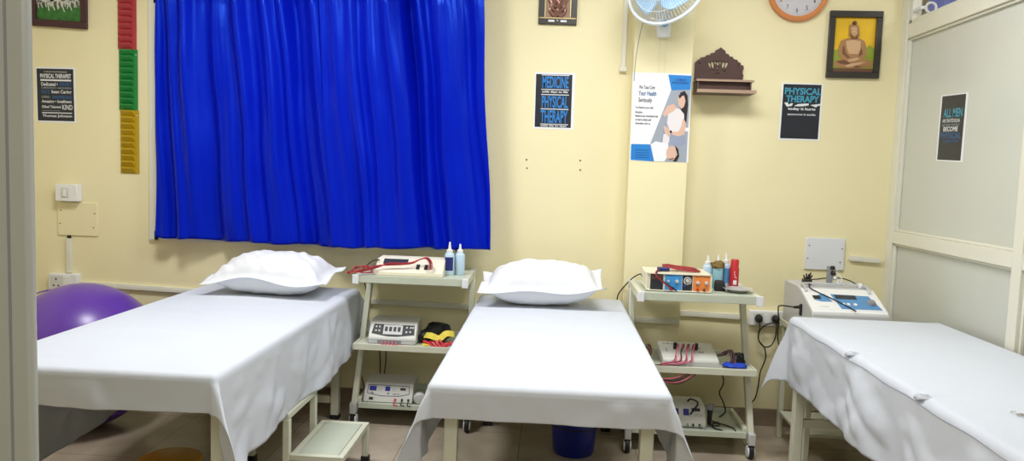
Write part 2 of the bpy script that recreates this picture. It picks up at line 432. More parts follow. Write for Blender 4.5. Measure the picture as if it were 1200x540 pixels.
for x in (-2.40, -.385):
    MB().lathe([(.018, 0), (.018, .006), (.008, .01), (.008, .075), (.014, .08), (.014, .098), (0, .1)], (x, WY, 2.425), 14, axis=(0, -1, 0)).build('bracket', 'chrome', cr)

# ================================================================ sheets and beds
def lerp(a, b_, t): return a + (b_ - a) * t
def drape(x0, x1, y0, y1, z, L, Rr, near, far, seed, flare=.10, wave=.018, nx=130, ny=170, phi=30, pucker=()):
    """sheet over the slab x0..x1, y0..y1; L, Rr = (overhang at near end, at far end)"""
    r = .022
    sx = []; n1 = 26
    vs = []; uv = []
    ax0, ax1, ay0, ay1 = x0 + r, x1 - r, y0 + r, y1 - r
    def split(a, b_, c, d, na, nb, nc):
        return [lerp(a, b_, i / na) for i in range(na)] + [lerp(b_, c, i / nb) for i in range(nb)] + [lerp(c, d, i / nc) for i in range(nc + 1)]
    su = split(-1, 0, 1, 2, 36, 50, 36); tv = split(-1, 0, 1, 2, 26, 90, 16)
    fade = PI / 2 * r
    def roll(d):
        if d < fade: a = d / r; return r * math.sin(a), r * (1 - math.cos(a))
        return r, r + (d - fade)
    for tt in tv:
        if tt < 0: dy = -tt * near; cy = -1; by = ay0
        elif tt > 1: dy = (tt - 1) * far; cy = 1; by = ay1
        else: dy = 0; cy = 0; by = lerp(ay0, ay1, tt)
        fy = min(1, max(0, (by - ay0) / (ay1 - ay0)))
        for ss in su:
            if ss < 0: dx = -ss * lerp(L[0], L[1], fy); cx = -1; bx = ax0
            elif ss > 1: dx = (ss - 1) * lerp(Rr[0], Rr[1], fy); cx = 1; bx = ax1
            else: dx = 0; cx = 0; bx = lerp(ax0, ax1, ss)
            if dx == 0 and dy == 0:
                h = noise.noise(V((bx * 3, by * 2, seed))) * .004 + noise.noise(V((bx * 2.2 + seed, by * 16, 1.0))) * .0022
                ed = min(bx - ax0, ax1 - bx, by - ay0) / .05
                p = V((bx, by, z + h * min(1, max(0, ed)))); outd = V((0, 0, 0))
            elif dx == 0 or dy == 0:
                d = dx + dy; o_, dn = roll(d)
                along = by if dx else bx
                out = V((cx, 0, 0)) if dx else V((0, cy, 0))
                q = max(0, d - fade)
                w = math.sin(along * 9 + seed) * .5 + math.sin(along * 17 + seed * 2.3 + d * 3) * .35 + noise.noise(V((along * 4, d * 5, seed))) * 1.3
                hang = q * flare * (.6 + .5 * math.sin(along * 5 + seed * 1.7)) + w * wave * min(1, q / .12)
                hang += noise.noise(V((along * 14, d * 12, seed + 9))) * .009 * min(1, q / .04)
                hang += (abs(noise.noise(V((along * 5 + d * 7, along * 2 - d * 3, seed + 20)))) - .2) * .022 * min(1, q / .1)
                p = V((bx, by, z)) + out * (o_ + max(hang, 0.002 if q > 0 else 0)) - V((0, 0, dn))
                p.z += q * flare * .15
            else:
                R_ = math.hypot(dx, dy); th = math.atan2(dy, dx)
                o_, dn = roll(R_); q = max(0, R_ - fade)
                s2 = math.sin(2 * th)
                f = math.radians(phi) * (abs(s2) ** .75)
                dia = V((cx * math.cos(th) * 1.0, cy * math.sin(th), 0)); dg = V((cx, cy, 0)).normalized()
                out = dia * o_
                along = by if dx else bx
                # the flap narrows to one fold: both flanks hang from the corner line
                wob = noise.noise(V((th * 2, q * 6, seed))) * .02 * min(1, q / .1)
                base = V((bx, by, z)) + out
                # blend flare of the two sides
                fl = q * flare * .6
                p = base + dg * (q * math.sin(f)) + V((cx * math.cos(th) ** 4, cy * math.sin(th) ** 4, 0)) * fl - V((0, 0, (dn - q) + q * math.cos(f))) + dg * wob
            for (px_, py_, pr, ph) in pucker:
                dd = math.hypot(p.x - px_, p.y - py_) if dx == 0 else math.hypot(dx, p.y - py_)
                if dd < pr * 3: p.z += ph * math.exp(-(dd / pr) ** 2) * math.sin((p.y - py_) * 90)
            vs.append(p)
    w = len(su); fs = []
    for j in range(len(tv) - 1):
        for i in range(w - 1): fs.append((j * w + i, j * w + i + 1, (j + 1) * w + i + 1, (j + 1) * w + i))
    return MB().add(vs, fs)
def bed(name_label, x0, x1, y0, y1, ztop, legs, cross_z, lx=.045):
    t = thing('treatment_bed', name_label, 'bed', ((x0 + x1) / 2, (y0 + y1) / 2, 0), 0, 'treatment beds')
    mt = .06; zf = ztop - mt
    MB().box(x0 + .01, x1 - .01, y0 + .01, y1 - .01, zf, ztop).build('mattress', 'rexine', t, bevel=.015, seg=3)
    f = MB()
    f.box(x0 + .02, x1 - .02, y0 + .02, y0 + .055, zf - .045, zf); f.box(x0 + .02, x1 - .02, y1 - .055, y1 - .02, zf - .045, zf)
    f.box(x0 + .02, x0 + .055, y0 + .055, y1 - .055, zf - .045, zf); f.box(x1 - .055, x1 - .02, y0 + .055, y1 - .055, zf - .045, zf)
    f.build('frame', 'steel', t, bevel=.004)
    for (lx_, ly_) in legs:
        leg = MB().box(lx_ - lx / 2, lx_ + lx / 2, ly_ - lx / 2, ly_ + lx / 2, .02, zf - .045).build('leg', 'steel', t, bevel=.004)
        MB().box(lx_ - lx / 2 - .003, lx_ + lx / 2 + .003, ly_ - lx / 2 - .003, ly_ + lx / 2 + .003, 0, .025).build('foot_cap', 'black', leg, bevel=.003)
    fx = sorted(set(round(l[0], 3) for l in legs)); ys = sorted(set(round(l[1], 3) for l in legs))
    for y in ys:
        xx = [l[0] for l in legs if abs(l[1] - y) < .01]
        if len(xx) == 2: MB().box(min(xx) + lx / 2, max(xx) - lx / 2, y - .014, y + .014, cross_z - .02, cross_z + .02).build('crossbar', 'steel', t, bevel=.003)
    return t
# left bed
bed('treatment bed with cream steel legs standing beneath the left white sheet', -1.925, -1.095, 2.38, 4.20, .708,
    [(-1.88, 2.52), (-1.86, 4.075), (-1.135, 2.52), (-1.17, 4.075)], .108)
s1 = drape(-1.945, -1.075, 2.36, 4.215, .718, (.56, .40), (.38, .335), .14, .06, 1.3, flare=.09, phi=34)
o = s1.build('bed_sheet', 'sheet', None, sharp=180, solid=.002, recalc=False)
tag(o, 'white sheet on the left bed, hanging deep over its right side', 'bed sheet', 'white sheets on the beds')
# middle bed
bed('treatment bed with cream steel legs under the middle sheet, between the two trolleys', -.365, .395, 2.405, 4.20, .708,
    [(-.31, 2.47), (-.31, 4.1), (.345, 2.47), (.345, 4.1)], .108)
s2 = drape(-.385, .415, 2.385, 4.215, .718, (.30, .30), (.30, .30), .125, .06, 4.1, flare=.09, phi=30)
o = s2.build('bed_sheet', 'sheet', None, sharp=180, solid=.002, recalc=False)
tag(o, 'white sheet on the middle bed, its two near corners draping down', 'bed sheet', 'white sheets on the beds')
# right bed
bed('treatment bed with cream steel legs against the partition, under the creased right sheet', 1.185, 1.86, 1.55, 3.64, .755,
    [(1.16 + .03, 3.52), (1.83, 3.52), (1.19, 1.65), (1.83, 1.65)], .285)
s3 = drape(1.165, 1.878, 1.53, 3.66, .766, (.31, .33), (.02, .02), .15, .28, 7.7, flare=.07, phi=19, pucker=((1.185, 2.92, .05, .012), (1.185, 2.36, .06, .014)))
sh3 = s3.build('bed_sheet', 'sheet', None, sharp=180, solid=.002, recalc=False)
tag(sh3, 'white sheet on the right bed, seamed along its edge and gathered into two knots', 'bed sheet', 'white sheets on the beds')
sp = [V((1.1655 - .003, lerp(1.62, 3.63, i / 60), .742 + .003 * math.sin(i * .6))) for i in range(61)]
MB().tube(sp, .0022, 6).build('seam', 'seam', sh3)
for y in (2.92, 2.36):
    k = MB()
    for j in range(7):
        a = -1.0 + j * .33
        k.tube(smooth([(1.166, y, .752), (1.158, y + .016 * math.sin(a), .752 + .014 * math.cos(a)), (1.164 + (.03 if math.cos(a) > .3 else 0), y + .05 * math.sin(a), min(.752 + .03 * math.cos(a), .769))], 4), [.005, .0055, .005, .0045, .004, .003, .0025, .002, .001], 6)
    k.build('knot', 'sheet', sh3)
mk = MB(); F0 = Frame((1.30, 2.05, .7705), (.001, 0, 0), (0, .001, 0))
c0 = at(1195, 487, z=.77)
for (a, b_) in (((-14, 22), (10, 34)), ((-2, 18), (-6, 4)), ((-8, 2), (20, -2)), ((8, 14), (12, 0)), ((-10, -6), (26, -10)), ((2, 10), (20, 12))):
    F0.O = V((c0.x, c0.y, .7725))
    a, b_ = V(a), V(b_); n = (b_ - a).normalized(); n = V((-n.y, n.x)) * 2
    mid = (a + b_) / 2 + n * 2
    mk.pf(F0, [tuple(a), tuple(mid - n), tuple(b_), tuple(mid + n)], -.001, .0002)
mk.build('printed_mark', 'stain', sh3, label='brown printed mark')

# pillows
def pillow(label, cx, cy, z0, w, d, h, rz, tiltx, tilty, seed, up=()):
    n = 54; top = []; bot = []; vs = []; fs = []
    fl = .13   # border share
    for side in (1, -1):
        for j in range(n + 1):
            for i in range(n + 1):
                u = -1 + 2 * i / n; v = -1 + 2 * j / n
                a = max(abs(u), abs(v))
                iu, iv = min(1, abs(u) / (1 - fl)), min(1, abs(v) / (1 - fl * 1.2))
                prof = max(0, (1 - iu ** 2.6)) ** .5 * max(0, (1 - iv ** 2.6)) ** .5
                x = u * w / 2 * (1 - .05 * (1 - v * v)); y = v * d / 2 * (1 - .05 * (1 - u * u))
                rg = noise.noise(V((u * 2.2, v * 1.6, seed))) * .012 + noise.noise(V((u * 7 + v * 4, v * 3 - u * 2, seed + 3))) * .014
                z = side * (h * (.54 if side > 0 else .46) * prof) + (rg if side > 0 else rg * .3) * min(1, prof * 2.5)
                bd = max(0, a - (1 - fl)) / fl
                z += bd * .014 * math.sin(4.5 * (u - v) + seed * 2) + .01 * math.sin(3 * u + seed) * (a ** 2)
                if side < 0: z -= .0015
                # corner lift
                z += up[0] * max(0, u) ** 3 * max(0, v) ** 3 + up[1] * max(0, -u) ** 3 * max(0, -v) ** 3 + up[2] * max(0, u) ** 3 * max(0, -v) ** 3
                vs.append(V((x, y, z)))
    N = (n + 1) * (n + 1)
    for s_ in range(2):
        for j in range(n):
            for i in range(n):
                q = s_ * N + j * (n + 1) + i; f = (q, q + 1, q + n + 2, q + n + 1)
                fs.append(f if s_ == 0 else f[::-1])
    ring = [i for i in range(n)] + [j * (n + 1) + n for j in range(n)] + [n * (n + 1) + n - i for i in range(n)] + [(n - j) * (n + 1) for j in range(n)]
    for k in range(len(ring)):
        a, b_ = ring[k], ring[(k + 1) % len(ring)]; fs.append((b_, a, a + N, b_ + N))
    Rm = Matrix.Rotation(rz, 3, 'Z') @ Matrix.Rotation(tiltx, 3, 'X') @ Matrix.Rotation(tilty, 3, 'Y')
    vs = [Rm @ q for q in vs]; lo = min(q.z for q in vs)
    vs = [q + V((cx, cy, z0 - lo)) for q in vs]
    # the underside settles on the sheet
    o = MB().add(vs, fs).build('pillow', 'pillow', None, sharp=180, recalc=False)
    tag(o, label, 'pillow', 'white pillows')
pillow('white flanged pillow on the left bed below the blue curtain', -1.47, 3.94, .719, .66, .40, .22, math.radians(-2), math.radians(5), math.radians(-1), 2.2, (.03, .0, .0))
pillow('white flanged pillow on the middle bed with one corner sticking up', -.035, 3.96, .719, .66, .38, .225, math.radians(1), math.radians(5), math.radians(-1.5), 5.3, (.05, 0, .01))

# ================================================================ exercise ball
bl = thing('exercise_ball', 'large glossy purple exercise ball on the floor beyond the left bed', 'exercise ball', (-2.43, 3.76, 0))
bp = MB().ball((-2.43, 3.76, .378), .378, n=64).build('ball', 'ball', bl)
rg = MB()
for z in (.16, .26, .38, .50, .60, .68):
    rr = math.sqrt(max(0, .378 ** 2 - (z - .378) ** 2)); rg.torus((-2.43, 3.76, z), rr, .0036, (.10, -.05, 1), 64, 6)
rg.build('ridge_rings', 'ball', bp)

# ================================================================ step stool, bucket, yellow stool
st = thing('step_stool', 'cream steel two step foot stool half under the left bed sheet', 'step stool', (-1.1, 3.24, 0))
def stepd(x0, x1, y0, y1, z):
    f = MB(); r = .026
    f.box(x0, x1, y0, y0 + r, z - r, z); f.box(x0, x1, y1 - r, y1, z - r, z); f.box(x0, x0 + r, y0 + r, y1 - r, z - r, z); f.box(x1 - r, x1, y0 + r, y1 - r, z - r, z)
    f.build('step_frame', 'steel', st, bevel=.003)
    MB().box(x0 + r + .003, x1 - r - .003, y0 + r + .003, y1 - r - .003, z - .014, z - .001).build('tread', 'tray', st, bevel=.002)
stepd(-1.06, -.83, 3.02, 3.47, .20)
stepd(-1.38, -1.062, 3.02, 3.40, .375)
for (x, y, z) in ((-.843, 3.033, .174), (-.843, 3.457, .174), (-1.075, 3.033, .349), (-1.075, 3.385, .349), (-1.367, 3.033, .349), (-1.367, 3.385, .349)):
    lg = MB().box(x - .0145, x + .0145, y - .0145, y + .0145, .03, z).build('leg', 'steel', st, bevel=.003)
    MB().box(x - .019, x + .019, y - .019, y + .019, 0, .042).build('rubber_foot', 'black', lg, bevel=.004)
bk = thing('bucket', 'dark blue plastic bucket on the floor under the middle bed', 'bucket', (.158, 3.76, 0))
MB().lathe([(.098, 0), (.104, .01), (.112, .1), (.124, .225), (.132, .228), (.132, .24), (.120, .24), (.108, .1), (.098, .012), (0, .012)], (.158, 3.76, 0), 40).build('pail', 'bucket', bk)
MB().tube(smooth([(.027, 3.76, .225), (.04, 3.66, .17), (.158, 3.615, .155), (.276, 3.66, .17), (.289, 3.76, .225)], 8), .003, 8).build('handle', 'black', bk)
ys = thing('round_stool', 'orange-yellow round plastic stool on the floor below the left bed', 'stool', (-1.66, 3.19, 0))
MB().lathe([(0, .092), (.12, .092), (.133, .086), (.136, .075), (.13, .068), (.12, .078), (0, .078)], (-1.66, 3.19, 0), 40).build('seat', 'yelstool', ys)
for k in range(4):
    a = PI / 4 + k * PI / 2
    MB().tube([(-1.66 + .085 * math.cos(a), 3.19 + .085 * math.sin(a), .080), (-1.66 + .12 * math.cos(a), 3.19 + .12 * math.sin(a), 0)], [.016, .013], 10).build('leg', 'yelstool', ys)

# ================================================================ trolleys
def castor(x, y, par):
    c = MB().box(x - .014, x + .014, y - .02, y + .02, .062, .075).box(x - .017, x - .013, y - .018, y + .018, .03, .066).box(x + .013, x + .017, y - .018, y + .018, .03, .066).build('castor', 'black', par, world=False, bevel=.002)
    MB().lathe([(.012, -.012), (.034, -.012), (.039, -.008), (.039, .008), (.034, .012), (.012, .012)], (x, y, .039), 28, axis=(1, 0, 0)).build('wheel', 'black', c, world=False)
    MB().lathe([(.014, -.0185), (.027, -.0185), (.030, -.013), (.030, .013), (.027, .0185), (.014, .0185)], (x, y, .039), 28, axis=(1, 0, 0)).build('hub_ring', 'capw', c, world=False)
def make_trolley(label, loc):
    t = thing('equipment_trolley', label, 'trolley', loc, 0, 'equipment trolleys between the beds')
    W2 = .289
    for s in (-1, 1):
        MB().box(s * W2 - .014, s * W2 + .014, .01, .44, .803, .845).build('side_arm', 'steel', t, world=False, bevel=.003)
        for y in (0, .438):
            MB().box(s * W2 - .017, s * W2 + .017, y, y + .012, .799, .849).build('end_cap', 'capw', t, world=False, bevel=.003)
        MB().bar((s * .293, .37, .805), (s * .312, .10, .085), .030, .040, up=(0, 1, 0)).build('leg', 'steel', t, world=False, bevel=.003)
        MB().box(s * .312 - .017, s * .312 + .017, .07, .13, .075, .135).build('foot_bracket', 'ltgrey', t, world=False, bevel=.004)
        castor(s * .312, .10, t); castor(s * .29, .42, t)
        MB().box(s * .29 - .012, s * .29 + .012, .13, .45, .105, .150).build('base_rail', 'steel', t, world=False, bevel=.003)
        MB().box(s * .29 - .010, s * .29 + .010, .41, .43, .075, .105).build('castor_stem', 'chrome', t, world=False)
    ts = MB().box(-W2 + .014, W2 - .014, .03, .42, .832, .844)
    ts.box(-W2 + .014, W2 - .014, .012, .03, .806, .846).box(-W2 + .014, W2 - .014, .42, .436, .803, .845)
    ts.build('top_shelf', 'tray', t, world=False, bevel=.002)
    ms = MB().box(-.30, .30, .06, .36, .452, .464).box(-.31, .31, .05, .068, .436, .470).box(-.31, .31, .352, .37, .436, .49).box(-.31, -.298, .068, .352, .436, .470).box(.298, .31, .068, .352, .436, .470)
    ms.build('middle_shelf', 'steel', t, world=False, bevel=.002)
    bs = MB().box(-.278, .278, .12, .44, .112, .122).box(-.29, .29, .105, .122, .10, .13).box(-.278, .278, .436, .45, .10, .15)
    bs.build('bottom_shelf', 'tray', t, world=False, bevel=.002)
    return t
TR = (.745, 3.69, 0); TL = (-.725, 3.865, 0)
trR = make_trolley('cream steel three shelf trolley on castors, right of the middle bed', TR)
trL = copy_tree(trR); trL.location = (TL[0], TL[1], 0)
trL['label'] = 'cream steel three shelf trolley on castors, between the left and middle beds'
# ================================================================ posters and things on the wall
TZ = .844    # top of the trolleys' upper trays
def band(mb, F, v, m='pwhite', u0=.1, u1=.92, h=.012, t=.002): mb.slab(F, u0, v - h / 2, u1, v + h / 2, .0012, t, m)
def poster(name, label, F, inner=(.04, .03, .96, .97), bm='postblk'):
    p = thing(name, label, 'poster', tuple(F.p(.5, 0, 0)), math.atan2(F.U.y, F.U.x), None)
    MB().slab(F, 0, 0, 1, 1, .0002, .0014, 'postpaper').build('paper', None, p)
    if bm: MB().slab(F, inner[0], inner[1], inner[2], inner[3], .0012, .0018, bm).build('printed_ground', None, p)
    return p
# far left poster
F = frame_px((43.5, 143), (89.5, 144.2), (41.5, 78.2), y=WY)
p = poster('poster', 'black poster of white and blue words, below the horse picture on the left', F, (.03, .03, .96, .97))
t = MB()
t.text(F, 'A TRULY OUTSTANDING', .22, .905, .80, .925, .0022, 'pwhite'); t.text(F, 'PHYSICAL THERAPIST', .12, .80, .90, .88, .0022, 'pwhite', bold=.03)
band(t, F, .765, h=.03, u0=.12, u1=.9); t.text(F, 'Dedicated •', .14, .66, .56, .725, .0022, 'pwhite', bold=.02); t.text(F, 'SMART', .60, .66, .90, .73, .0022, 'pdblue', bold=.02)
t.text(F, 'COMPASSIONATE • HARDWORKING', .14, .61, .9, .64, .0022, 'pdim'); t.text(F, 'NICE', .14, .52, .35, .59, .0022, 'pdblue', bold=.02); t.text(F, 'been Caring', .40, .51, .9, .59, .0022, 'pwhite', bold=.02)
t.text(F, 'LOVING •', .14, .44, .36, .485, .0022, 'pdim', bold=.02); t.text(F, 'INSPIRING', .42, .43, .9, .49, .0022, 'pdblue', bold=.02)
t.text(F, 'Amazing • Intelligent', .14, .34, .9, .41, .0022, 'pwhite', bold=.02); t.text(F, 'Gifted Talented', .14, .26, .62, .31, .0022, 'pwhite', bold=.02); t.text(F, 'KIND', .66, .235, .92, .325, .0022, 'pwhite')
band(t, F, .215, 'pdim', u0=.14, u1=.6, h=.006); band(t, F, .175, h=.018, u0=.14, u1=.9); t.text(F, 'Thomas Johnson', .15, .085, .9, .145, .0022, 'pwhite', bold=.02)
t.build('lettering', None, p)
# medicine poster
F = frame_px((625, 150.5), (672, 152), (627, 84.5), y=WY)
p = poster('poster', 'black and blue poster reading MEDICINE and PHYSICAL THERAPY, right of the blue curtain', F, (.03, .03, .93, .97))
t = MB()
for v in (.955, .70, .61, .355, .085): band(t, F, v, u0=.17, u1=.86, h=.014)
t.text(F, 'MEDICINE', .19, .725, .84, .935, .0024, 'pblue', bold=.02); t.text(F, 'PHYSICAL', .19, .375, .84, .59, .0024, 'pblue', bold=.02); t.text(F, 'THERAPY', .17, .11, .84, .335, .0024, 'pblue', bold=.02)
t.text(F, 'adds days to life', .19, .635, .83, .68, .0024, 'pwhite', bold=.03); t.text(F, 'adds life to days', .18, .035, .82, .07, .0024, 'pwhite', bold=.03)
t.build('lettering', None, p)
# physical therapy poster
F = frame_px((912, 163.5), (960, 165), (916.5, 97), y=WY)
p = poster('poster', 'black and teal poster reading PHYSICAL THERAPY today it hurts, below the clock', F, (.04, .025, .96, .98))
t = MB()
t.text(F, 'PHYSICAL', .08, .80, .97, .92, .0024, 'pcyan', bold=.03); t.text(F, 'THERAPY', .12, .665, .92, .785, .0024, 'pcyan', bold=.03)
t.pf(F, [(.08, .655), (.16, .66), (.20, .62), (.24, .645), (.30, .645), (.27, .60), (.15, .585)], .0018, .0024, 'pwhite')
t.pf(F, [(.33, .60), (.42, .635), (.55, .645), (.68, .65), (.68, .615), (.55, .60), (.42, .595)], .0018, .0024, 'pwhite')
t.pf(F, [(.72, .625), (.96, .65), (.97, .62), (.90, .61), (.86, .585), (.80, .60)], .0018, .0024, 'pwhite')
t.text(F, 'today it hurts', .18, .515, .85, .575, .0024, 'pwhite', bold=.03); t.text(F, 'tomorrow it works', .18, .435, .86, .475, .0024, 'pwhite', bold=.02)
t.build('lettering', None, p)
# poster on the partition (normal faces -X)
O = at(1097, 188.5, x=PX + .02); F = Frame(O, at(1128, 190, x=PX + .02) - O, at(1103.5, 112, x=PX + .02) - O)
p = poster('poster', 'black and blue poster reading ALL MEN, stuck on the grey partition', F, (.05, .02, .93, .985))
t = MB()
t.text(F, 'ALL MEN', .16, .66, .86, .79, .0024, 'pcyan', bold=.02); t.text(F, 'ARE CREATED EQUAL', .14, .575, .80, .635, .0024, 'pwhite'); t.text(F, 'BUT ONLY THE BEST', .14, .53, .80, .56, .0024, 'pdim')
t.text(F, 'BECOME', .2, .45, .74, .52, .0024, 'pwhite', bold=.02); t.text(F, 'PHYSICAL', .1, .345, .88, .435, .0024, 'pdblue', bold=.02); t.text(F, 'THERAPISTS', .2, .285, .8, .325, .0024, 'pdblue')
t.build('lettering', None, p)
# health poster on the pilaster
F = frame_px((738, 188), (806.3, 190.5), (741.5, 84.5), y=4.2)
p = poster('poster', 'white and blue physiotherapy poster with a woman treating a patient, under the wall fan', F, bm=None)
def q(x, y): return ((x - 30 + .038 * (y - 22)) / 335.0, 1 - (y - 24 - .03 * (x - 30)) / 480.0)
def qs(l): return [q(*k) for k in l]
t = MB()
t.pf(F, qs([(232, 38), (364, 44), (358, 118), (250, 122)]), .001, .0020, 'pblue')
t.pf(F, qs([(20, 413), (130, 415), (150, 508), (16, 500)]), .001, .0020, 'pblue')
t.pf(F, qs([(250, 118), (358, 118), (336, 512), (150, 508), (130, 410)]), .001, .0017, 'greyp')
t.build('printed_ground', None, p)
t = MB()
t.pf(F, qs([(300, 320), (356, 325), (354, 345), (300, 340)]), .0016, .0019, 'postpaper')
t.pf(F, qs([(210, 300), (310, 290), (335, 410), (300, 425), (190, 400)]), .0016, .0022, 'trous')
t.pf(F, qs([(300, 135), (325, 125), (342, 150), (345, 200), (335, 300), (322, 320), (312, 250), (290, 190)]), .0017, .0024, 'hairp')
t.pf(F, qs([(235, 225), (262, 212), (300, 225), (322, 250), (325, 330), (300, 355), (245, 350), (225, 300)]), .002, .0027, 'clothw')
t.pf(F, qs([(318, 270), (334, 300), (325, 360), (290, 372), (255, 362), (248, 348), (290, 345), (305, 320)]), .0024, .0031, 'skin')
t.pf(F, qs([(200, 250), (228, 205), (262, 195), (280, 215), (262, 235), (232, 250), (212, 268)]), .0024, .0031, 'skin')
t.pf(F, qs([(285, 165), (300, 145), (322, 150), (330, 180), (322, 210), (306, 222), (290, 200)]), .0026, .0034, 'skin')
t.pf(F, qs([(290, 150), (312, 138), (330, 150), (312, 152), (296, 168)]), .003, .0037, 'hairp')
t.pf(F, qs([(205, 312), (225, 320), (250, 350), (235, 375), (212, 350)]), .0024, .0032, 'skin')
t.pf(F, qs([(240, 340), (252, 338), (254, 352), (242, 354)]), .003, .0036, 'hairp')
t.pf(F, qs([(205, 360), (240, 350), (238, 400), (220, 425), (198, 415)]), .002, .0028, 'clothw')
t.pf(F, qs([(132, 415), (160, 398), (232, 412), (235, 470), (210, 508), (152, 508)]), .0022, .003, 'postpaper')
t.disc(F, *q(255, 462), .105, .082, .0024, .0033, 'skin', 22)
t.pf(F, qs([(270, 420), (290, 440), (295, 480), (280, 508), (258, 508), (284, 470)]), .0028, .0036, 'hairp')
t.pf(F, qs([(236, 494), (262, 488), (264, 494), (238, 500)]), .003, .0037, 'bgold3')
t.build('printed_figures', None, p)
t = MB()
t.text(F, 'We Take Care', *q(66, 114), *q(156, 97), .0024, 'postblk'); t.text(F, 'Your Health', *q(62, 150), *q(165, 127), .0024, 'pdblue', bold=.02)
t.text(F, 'Seriously', *q(62, 192), *q(140, 163), .0024, 'postblk')
for y, s_, x1 in ((217, 'You Restore your daily', 148), (240, 'Function', 84), (263, 'Restore your movement loss', 174), (282, 'to learn, obtain and', 134), (303, 'Strengthen with us.', 130)):
    t.text(F, s_, *q(44, y + 5), *q(x1, y - 6), .0024, 'postblk', bold=.02)
t.text(F, 'A COMPLETE', *q(272, 72), *q(335, 62), .0024, 'navy'); t.text(F, 'PHYSIOTHERAPY', *q(256, 88), *q(350, 78), .0024, 'navy')
for y in (446, 460, 474, 486): t.text(F, 'physiotherapy and care', *q(44, y + 4), *q(122, y - 3), .0024, 'navy')
t.build('lettering', None, p)

# horse picture
def picture(name, label, F, bw, bh, fm, th=.022):
    p = thing(name, label, 'picture', tuple(F.p(.5, 0, 0)), 0, None)
    fr = MB(); fr.slab(F, 0, 0, 1, bh, 0, th).slab(F, 0, 1 - bh, 1, 1, 0, th).slab(F, 0, bh, bw, 1 - bh, 0, th).slab(F, 1 - bw, bh, 1, 1 - bh, 0, th)
    fr.build('frame', fm, p, bevel=.003); return p
O = at(38, 30.3, y=WY); F = Frame(O, at(103.6, 34.8, y=WY) - O, (0, 0, .46)); 
p = picture('framed_picture', 'maroon framed picture of white horses running on green grass, top left', F, .10, .085, 'frameb')
t = MB(); t.slab(F, .08, .07, .92, .93, .001, .006, 'pbrown'); t.slab(F, .08, .07, .92, .24, .003, .0075, 'grass')
t.pf(F, [(.09, .23), (.92, .23), (.8, .29), (.55, .25), (.3, .28)], .003, .0072, 'grass')
def horse(cx, cy, s_, t0):
    def h(l): return [(cx + a * s_, cy + b_ * s_ * .75) for a, b_ in l]
    t.pf(F, h([(-.50, .10), (-.38, .30), (-.1, .27), (.16, .33), (.34, .56), (.42, .70), (.50, .66), (.62, .46), (.56, .41), (.44, .50), (.40, .30), (.30, .05), (.05, .02), (-.2, .0), (-.42, -.02)]), t0, t0 + .001, 'horse')
    t.pf(F, h([(-.50, .14), (-.40, .08), (-.34, -.22), (-.22, -.42), (-.18, -.40), (-.26, -.2), (-.26, .08)]), t0, t0 + .001, 'horse')
    t.pf(F, h([(-.46, .1), (-.36, .05), (-.50, -.2), (-.46, -.44), (-.52, -.44), (-.57, -.2)]), t0, t0 + .001, 'horse')
    t.pf(F, h([(.20, .1), (.34, .08), (.48, -.10), (.44, -.30), (.39, -.3), (.42, -.12), (.24, .0)]), t0, t0 + .001, 'horse')
    t.pf(F, h([(.12, .1), (.26, .06), (.20, -.2), (.30, -.44), (.25, -.46), (.14, -.22)]), t0, t0 + .001, 'horse')
    t.pf(F, h([(-.50, .24), (-.66, .26), (-.76, .0), (-.66, .06), (-.58, .14)]), t0, t0 + .001, 'horse')
for k, (cx, cy, s_) in enumerate(((.24, .36, .26), (.74, .35, .26), (.42, .34, .30), (.64, .33, .32), (.50, .32, .36), (.26, .30, .24))):
    horse(cx, cy, s_, .0078 + k * .0005)
t.build('painting', None, p)

# small relief plaque at the top
O = at(630.8, 28.5, y=WY); F = Frame(O, (.215, 0, -.002), (0, 0, .27))
p = picture('relief_plaque', 'small dark plaque with a bronze relief between brass lines, above the medicine poster', F, .16, .13, 'frameblk', .016)
b_ = MB().slab(F, .12, .1, .88, .9, 0, .006, 'woodedge').build('back_panel', None, p)
t = MB()
for u in (.17, .83): t.slab(F, u - .016, .14, u + .016, .98, .012, .019)
t.slab(F, .02, .115, .98, .14, .012, .019).slab(F, .02, .88, .98, .905, .012, .019)
t.build('brass_line', 'brass', p, bevel=.001)
t = MB()
t.slab(F, 0.26, .05, .42, .09, .014, .018).slab(F, .58, .05, .74, .09, .014, .018).slab(F, .48, .075, .52, .09, .014, .018)
t.build('white_mark', 'pwhite', p)
t = MB()
for (u, v, rr, tr) in ((.5, .62, .05, .011), (.5, .62, .028, .009), (.5, .40, .036, .010), (.40, .30, .022, .009), (.60, .30, .022, .009), (.5, .72, .022, .010), (.36, .50, .018, .008), (.64, .50, .018, .008)):
    t.torus(F.p(u, v, .012), rr, tr, (0, 1, 0), 24, 8)
t.tube(smooth([F.p(.32, .24, .012), F.p(.42, .17, .014), F.p(.5, .20, .016), F.p(.58, .17, .014), F.p(.68, .24, .012)], 6), .010, 8)
t.tube(smooth([F.p(.5, .60, .018), F.p(.47, .5, .022), F.p(.53, .42, .022), F.p(.47, .34, .018)], 6), .009, 8)
t.tube(smooth([F.p(.28, .6, .012), F.p(.33, .42, .014), F.p(.42, .4, .014)], 6), .009, 8); t.tube(smooth([F.p(.72, .6, .012), F.p(.67, .42, .014), F.p(.58, .4, .014)], 6), .009, 8)
t.build('bronze_relief', 'pink2', p)

